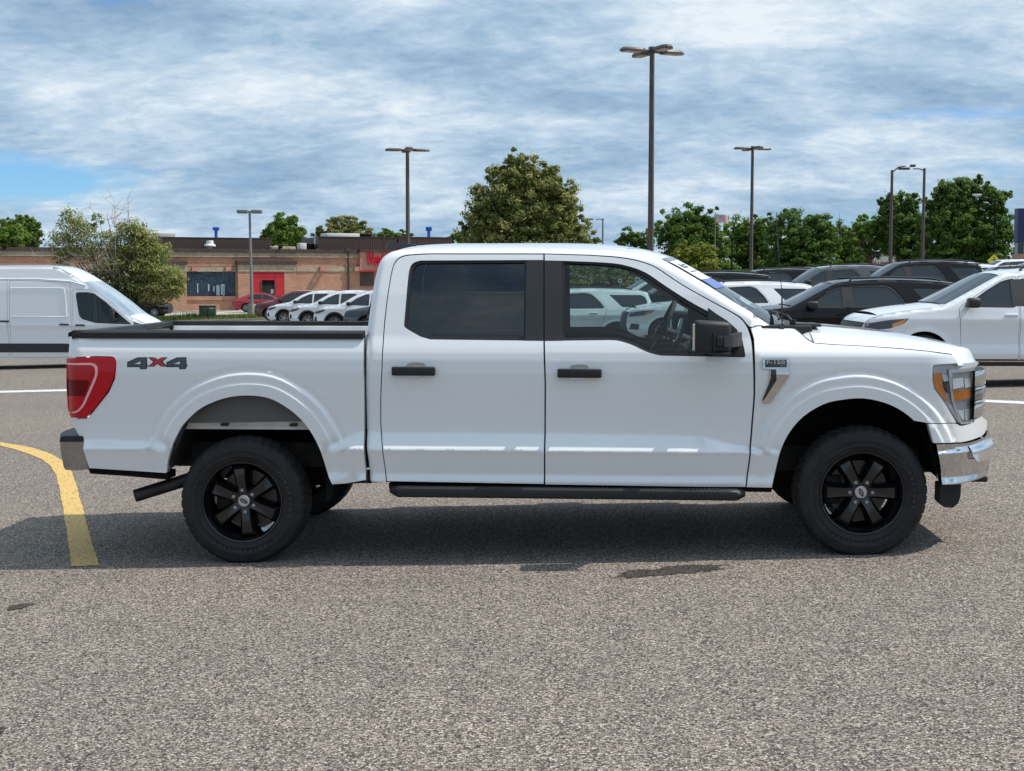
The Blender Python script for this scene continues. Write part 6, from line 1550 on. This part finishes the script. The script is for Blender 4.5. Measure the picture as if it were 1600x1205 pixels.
dry_bush()
tree('hedge', 'low loose green hedge seen through the front side window of the pickup', 'hedge', 90, [(890, 440, 34, 15), (935, 442, 34, 15), (980, 438, 34, 17), (1020, 436, 30, 16)], 950, L_LINDEN, 9000, .12)
def small_sign(px, py0, py1, w, label):
    Y = 62.0; t = at(px, py1, Y); bz = float(zg(t.x, Y)); sc = Y / FPX; root = empty('small_sign', (t.x, Y, bz), 0, label, 'sign'); z0 = t.z - bz; z1 = at(px, py0, Y).z - bz
    V, F = box(-w / 2 * sc, w / 2 * sc, -.02, .0, z0, z1); mesh_obj('sign_board', V, F, mat('paper_white', (.7, .7, .7), .7), root)
    V, F = cyl((0, .03, 0), (0, .03, z0 + .05), .03, .03, 8); mesh_obj('post', V, F, M_POLEG, root, 40)
    a = w * .26 * sc; zc = (z0 + z1) / 2; V, F = join(box(-a, -a * .4, -.03, -.021, zc - a, zc + a * .8), box(-a * .4, a, -.03, -.021, zc + a * .2, zc + a * .8), box(a * .5, a, -.03, -.021, zc - a * .5, zc + a * .2)); mesh_obj('sign_mark', V, F, mat('mark_green', (.05, .12, .06), .6), root)['kind'] = 'stuff'
small_sign(968.8, 436, 442, 6.5, 'small white sign, the smaller left one of two seen through the pickup side window')
small_sign(996, 433, 442, 8.5, 'small white sign, the larger right one of two seen through the pickup side window')
# clipped round shrub by the wall near the cab
tree('round_shrub', 'round clipped green shrub against the brick wall, just left of the pickup cab', 'bush', 106, [(566, 464, 13, 9), (566, 474, 12, 10)], 566, L_GREEN, 2500, .08)
# grass tufts on the verge
def tufts():
    n = 16000; x = rng.uniform(-48, -13.5, n); y = rng.uniform(YG0 + .1, YG1 - .1, n); z = zg(x, y) + .05
    h = rng.uniform(.05, .16, n) * (1 + 1.6 * (np.sin(x * 1.7) * np.sin(x * .61 + 2) > .35)); a = rng.uniform(0, 2 * math.pi, n); w = .035
    P0 = np.stack([x - w * np.cos(a), y - w * np.sin(a), z], 1); P1 = np.stack([x + w * np.cos(a), y + w * np.sin(a), z], 1)
    P2 = np.stack([x + rng.normal(0, .04, n), y + rng.normal(0, .04, n), z + h], 1)
    V = np.stack([P0, P1, P2], 1).reshape(-1, 3); me = bpy.data.meshes.new('grass'); me.from_pydata(V.tolist(), [], np.arange(3 * n).reshape(-1, 3).tolist()); me.update()
    at_ = me.attributes.new('tint', 'FLOAT', 'FACE'); at_.data.foreach_set('value', np.clip(rng.normal(.45, .22, n) + .25 * np.sin(x * .35), 0, 1).astype(np.float32))
    me.materials.append(L_GRASS); o = bpy.data.objects.new('grass', me); link(o); tag(o, 'weedy green grass growing on the verge before the restaurant', 'grass', None, 'stuff')
tufts()

# ================================================================== STREET FURNITURE
def lamp_four(px_top, px_base, Y, py_top, label, rot, s=1.0, group='tall lamp posts with four heads', m=M_POLE, span=1.0):
    t = at(px_top, py_top, Y); bz = float(zg(t.x, Y)); root = empty('lamp_post', (t.x, Y, bz), rot, label, 'lamp post', group); H = t.z - bz
    r0, r1 = .115 * s, .085 * s
    V, F = tube([(0, 0, .7), (0, 0, H)], [r0 * 1.2, r1 * 1.2], 4); V = [(x * math.cos(.785) - y * math.sin(.785), x * math.sin(.785) + y * math.cos(.785), z) for x, y, z in [tuple(v) for v in V]]
    mesh_obj('pole', V, F, m, root)
    V, F = cyl((0, 0, -.2), (0, 0, .75), .32, .30, 18); mesh_obj('base', V, F, M_CONC, root, 40)
    V, F = box(-.10, .10, -.10, .10, H - .02, H + .06); mesh_obj('pole_cap', V, F, m, root)
    hd = None
    for k in range(4):
        if hd is None:
            V, F = join(rbox(.08, .42 * span, -.045, .045, -.16, -.05, .01), )
            arm = mesh_obj('arm', V, F, m, root, 40)
            poly = [(.36, -.13), (.50, -.24), (1.10, -.24), (1.30, -.10), (1.30, .10), (1.10, .24), (.50, .24), (.36, .13)]; poly = [(x * span, y) for x, y in poly]
            n = len(poly); Vh = [(x, y, -.16) for x, y in poly] + [(x, y, -.10) for x, y in poly] + [(.40 * span + (x - .40 * span) * .9, y * .8, -.02) for x, y in poly]
            Fh = [tuple(reversed(range(n)))] + [(r * n + i, r * n + (i + 1) % n, (r + 1) * n + (i + 1) % n, (r + 1) * n + i) for r in (0, 1) for i in range(n)] + [tuple(range(2 * n, 3 * n))]
            head = mesh_obj('lamp_head', Vh, Fh, m, root, 30)
            V, F = box(.52 * span, 1.18 * span, -.19, .19, -.172, -.158); lens = mesh_obj('lamp_lens', V, F, M_LENS, head)
            hd = (arm.data, head.data, lens.data); arm.location.z = head.location.z = H
        else:
            arm = bpy.data.objects.new('arm', hd[0]); head = bpy.data.objects.new('lamp_head', hd[1]); lens = bpy.data.objects.new('lamp_lens', hd[2])
            link(arm, root); link(head, root); link(lens, head); arm.location.z = head.location.z = H
        arm.rotation_euler.z = head.rotation_euler.z = k * math.pi / 2
    return root
lamp_four(1019, 1015, 52, 76, 'tallest brown lamp post with four heads, rising behind the pickup windshield', math.radians(24))
lamp_four(636.5, 640, 82, 232, 'brown lamp post with four heads left of the big olive tree', math.radians(10))
lamp_four(1176, 1173, 92, 230, 'brown lamp post with four heads in front of the trees on the right', math.radians(16))
def lamp_two():
    Y = 90.0; t = at(390, 331, Y); bz = float(zg(t.x, Y)); H = t.z - bz
    root = empty('lamp_post', (t.x, Y, bz), 0, 'grey lamp post with two flat heads on a thick concrete foot, before the restaurant', 'lamp post')
    V, F = tube([(.06, 0, .6), (0, 0, H)], [.10, .075], 8); mesh_obj('pole', V, F, M_POLEG, root, 40)
    V, F = cyl((.06, 0, -.2), (.06, 0, .85), .30, .27, 18); mesh_obj('base', V, F, M_CONC, root, 40)
    for s in (-1, 1):
        V, F = rbox(*sorted((s * .12, s * .80)), -.2, .2, -.10, .12, .03); h = mesh_obj('lamp_head', V, F, M_POLEG, root, 40); V, F = box(*sorted((s * .2, s * .74)), -.16, .16, -.115, -.1); mesh_obj('lamp_lens', V, F, M_LENS, h)
    V, F = box(-.13, .13, -.05, .05, -.02, .05); V = [(x, y, z + H) for x, y, z in V]; mesh_obj('arm', V, F, M_POLEG, root)
    for o in root.children:
        if o.name.startswith('lamp_head'): o.location.z = H
lamp_two()
def lamp_single(px, Y, py_top, head_px, head_py, label, m, r=.09, head_m=None, hw=.8, rise=False, group=None):
    t = at(px, py_top, Y); bz = float(zg(t.x, Y)); H = t.z - bz; root = empty('lamp_post', (t.x, Y, bz), 0, label, 'lamp post', group)
    e = at(head_px, head_py, Y) - Vector((t.x, Y, bz))
    V, F = tube([(0, 0, 0), (0, 0, H)], [r * 1.2, r * .8], 8); mesh_obj('pole', V, F, m, root, 40)
    path = [(0, 0, H - .15), (e.x * .35, 0, H + (e.z - H) * .7), (e.x * .75, 0, e.z)]
    V, F = tube(path, [.05, .045, .04], 6); mesh_obj('arm', V, F, m, root, 40)
    V, F = rbox(min(e.x, e.x + math.copysign(-hw, e.x)), max(e.x, e.x + math.copysign(-hw, e.x)), -.16, .16, e.z - .06, e.z + .09, .04, 2); h = mesh_obj('lamp_head', V, F, head_m or m, root, 40)
lamp_single(942, 112, 341, 927, 343, 'thin grey lamp post with one square head right of the big olive tree', M_POLEG, .08)
lamp_single(1394, 92, 266, 1422, 259.5, 'brown lamp post whose slim arm rises to the right', M_POLE, .11, hw=.35)
lamp_single(1444.5, 95, 263, 1421, 264, 'brown lamp post with one flat head pointing left', M_POLE, .11, hw=.75)
lamp_single(1555, 116, 307, 1533, 305, 'thin black lamp post with a pale lamp in front of the tallest tree', M_DARK, .07, mat('lamp_pale', (.6, .6, .6), .4), hw=.7)
lamp_single(1144, 118, 372, 1138, 371, 'thin dark post with a small pale lamp below the flag', M_DARK, .07, mat('lamp_pale', (.6, .6, .6), .4), hw=.4)
def post_sign(px, Y, py0, py1, w_px, label, py_base=420):
    t = at(px, py1, Y); bz = float(zg(t.x, Y)); sc = Y / FPX; root = empty('blue_sign', (t.x, Y, bz), 0, label, 'sign', 'small blue signs on posts'); z1 = at(px, py0, Y).z - bz; z0 = t.z - bz
    V, F = rbox(-w_px / 2 * sc, w_px / 2 * sc, -.15, .15, z0, z1, .05); mesh_obj('sign_board', V, F, M_BLUE, root, 40)
    V, F = cyl((0, 0, 0), (0, 0, z0), .16, .16, 8); mesh_obj('post', V, F, M_BLUE, root, 40)
post_sign(337.5, 140, 355, 360, 10, 'small blue sign on a blue post above the left brown roof screen')
post_sign(670, 140, 354.5, 361, 9.5, 'small blue sign on a blue post between the lamp post and the big olive tree')
post_sign(630, 150, 372, 377.5, 11, 'small blue sign just showing over the rear of the pickup roof')
# flag
def flag():
    Y = 122.0; t = at(1118, 332, Y); bz = float(zg(t.x, Y)); root = empty('flag', (t.x, Y, bz), 0, 'United States flag flying on a pole in front of the broad green tree', 'flag'); sc = Y / FPX
    V, F = cyl((0, 0, 0), (0, 0, t.z - bz), .06, .04, 8); mesh_obj('flag_pole', V, F, M_POLEG, root, 40)
    W_, H_ = 20 * sc, 11.5 * sc; z1 = at(1118, 334.5, Y).z - bz
    def p(u, v): return (u * W_, .12 * math.sin(u * 7) * u, z1 - v * H_ - .22 * u - .06 * math.sin(u * 6 + .6))
    cols = {0: mat('flag_red', (.45, .03, .045), .8), 1: mat('flag_white', (.75, .74, .74), .8)}
    for k in range(13):
        rows = [[p(u, (k + d) / 13) for u in np.linspace(.4 if k < 7 else 0, 1, 9)] for d in (0, 1)]; V, F = loft(rows, True); mesh_obj('stripe', V, F, cols[k % 2], root)
    rows = [[p(u, v) for u in np.linspace(0, .4, 5)] for v in np.linspace(0, 7 / 13, 4)]; V, F = loft(rows, True); mesh_obj('canton', V, F, mat('flag_blue', (.02, .03, .14), .8), root)
    st = []
    for r_ in range(5):
        for c_ in range(6 - r_ % 2):
            x, y, z = p((c_ + .5 + .5 * (r_ % 2)) / 6 * .4, (r_ + .6) / 5.4 * 7 / 13); a = .045
            st.append(([(x + a * math.cos(t_) * (1 if i % 2 == 0 else .42), y - .012, z + a * math.sin(t_) * (1 if i % 2 == 0 else .42)) for i, t_ in enumerate(np.linspace(.5 * math.pi, 2.5 * math.pi, 10, endpoint=False))], [tuple(range(10))]))
    V, F = join(*st); mesh_obj('stars', V, F, cols[1], root)['kind'] = 'stuff'
flag()
# yellow pedestrian warning sign
def warn():
    Y = 76.0; c = at(1553, 407.5, Y); bz = float(zg(c.x, Y)); root = empty('warning_sign', (c.x, Y, bz), 0, 'yellow diamond pedestrian warning sign under the tallest tree', 'sign'); z = c.z - bz; r = 10.5 * Y / FPX
    V, F = prism([(-r, z), (0, z - r), (r, z), (0, z + r)], -.02, .0); mesh_obj('sign_board', V, F, mat('sign_yellow', (.78, .66, .01), .5), root)
    V, F = cyl((0, .03, 0), (0, .03, z + r * .3), .035, .035, 8); mesh_obj('post', V, F, M_POLEG, root, 40)
    s = r * .55; blk = mat('ink_black', (.012, .012, .012), .6)
    fig = join(([( .18 * s * math.cos(t), -.024, z + .78 * s + .18 * s * math.sin(t)) for t in np.linspace(0, 2 * math.pi, 14, endpoint=False)], [tuple(range(14))]),
               ([(-.16 * s, -.024, z + .5 * s), (.2 * s, -.024, z + .5 * s), (.16 * s, -.024, z - .1 * s), (-.14 * s, -.024, z - .1 * s)], [(0, 3, 2, 1)]),
               ([(-.14 * s, -.025, z - .1 * s), (.05 * s, -.025, z - .1 * s), (-.30 * s, -.025, z - .85 * s), (-.48 * s, -.025, z - .80 * s)], [(0, 3, 2, 1)]),
               ([(.0, -.026, z - .1 * s), (.16 * s, -.026, z - .1 * s), (.46 * s, -.026, z - .80 * s), (.28 * s, -.026, z - .86 * s)], [(0, 3, 2, 1)]),
               ([(-.16 * s, -.025, z + .48 * s), (-.12 * s, -.025, z + .30 * s), (-.46 * s, -.025, z + .02 * s), (-.52 * s, -.025, z + .12 * s)], [(0, 3, 2, 1)]),
               ([(.2 * s, -.025, z + .48 * s), (.18 * s, -.025, z + .28 * s), (.48 * s, -.025, z + .06 * s), (.52 * s, -.025, z + .16 * s)], [(0, 1, 2, 3)]))
    mesh_obj('pedestrian_symbol', *fig, blk, root)
warn()
# tall navy pylon sign at the right edge
def pylon():
    Y = 84.0; a = at(1586, 400, Y); bz = float(zg(a.x, Y)); root = empty('pylon_sign', (a.x, Y, bz), 0, 'dark navy pylon sign on a brick foot, cut by the right edge of the photo', 'sign'); z = lambda py: at(1586, py, Y).z - bz; sc = Y / FPX
    V, F = box(0, 60 * sc, -.3, .3, z(380), z(326)); mesh_obj('sign_board', V, F, mat('sign_navy', (.012, .02, .09), .35), root)
    V, F = box(.06, 59 * sc, -.26, .26, z(397), z(380.4)); mesh_obj('sign_panel', V, F, M_BLACKGL, root)
    V, F = box(10 * sc, 55 * sc, -.32, -.305, z(395), z(384)); mesh_obj('notice', V, F, mat('notice_grey', (.35, .40, .45), .4), root)
    V, F = box(-.05, 61 * sc, -.4, .4, 0, z(397.3)); mesh_obj('brick_foot', V, F, M_BRICK, root)
pylon()
# far restaurant behind the trees with white lettering
def far_rest():
    Y = 158.0; a = at(1375, 425, Y); bz = float(zg(a.x, Y)); root = empty('restaurant', (a.x, Y, bz), 0, 'tan restaurant with white lettering half hidden behind the trees and the brown lamp post', 'building'); sc = Y / FPX
    z = lambda py: at(1375, py, Y).z - bz; x = lambda px: (px - 1375) * sc
    V, F = box(x(1350), x(1408), 0, 10, -.3, z(396)); mesh_obj('wall', V, F, M_BRICK, root)
    V, F = box(x(1360), x(1398), -.15, -.005, z(411), z(397.5)); mesh_obj('sign_panel', V, F, M_TAN, root)
    V, F = box(x(1348), x(1410), -.4, 10, z(396) + .01, z(393)); mesh_obj('roof_edge', V, F, M_BROWN, root)
    V, F = text_geo("Applebee's", 1.25, .05, .02); V = [(x(1380) + v.x * .42, -.21 - v.z, z(403.8) + v.y) for v in V]; mesh_obj('sign_lettering', V, F, mat('letter_white', (.85, .85, .85), .5), root)
    for p in (1354, 1368, 1382, 1396): mesh_obj('window', *box(x(p), x(p + 8), -.05, -.004, z(423), z(413)), M_CARGLASS, root)
far_rest()
# green utility cabinet
def cab():
    p = onground(324, 497.5); Y = p.y; sc = Y / FPX; root = empty('utility_cabinet', (p.x, Y, p.z), math.radians(8), 'dark green metal utility cabinet standing on the grass verge', 'cabinet'); w = 25 * sc / 2; h = 18.5 * sc
    M_G = add_noise_color(mat('cabinet_green', (.035, .06, .035), .5), (.03, .052, .03), (.045, .072, .042), 3)
    V, F = rbox(-w, w, -.02, .9, 0, h, .02); mesh_obj('housing', V, F, M_G, root, 40)
    V, F = rbox(-w - .03, w + .03, -.06, .94, h + .002, h + .06, .015); mesh_obj('lid', V, F, M_G, root, 40)
    V, F = box(w * .3, w * .85, -.035, -.022, h * .80, h * .90); mesh_obj('label', V, F, mat('label_pale', (.5, .52, .45), .6), root)
    V, F = box(-.012, .012, -.032, -.021, .04, h * .97); mesh_obj('door_gap', V, F, M_DARK, root)
    V, F = box(-w - .1, w + .1, -.15, 1.0, -.1, .05); mesh_obj('pad', V, F, M_CONC, root)
cab()
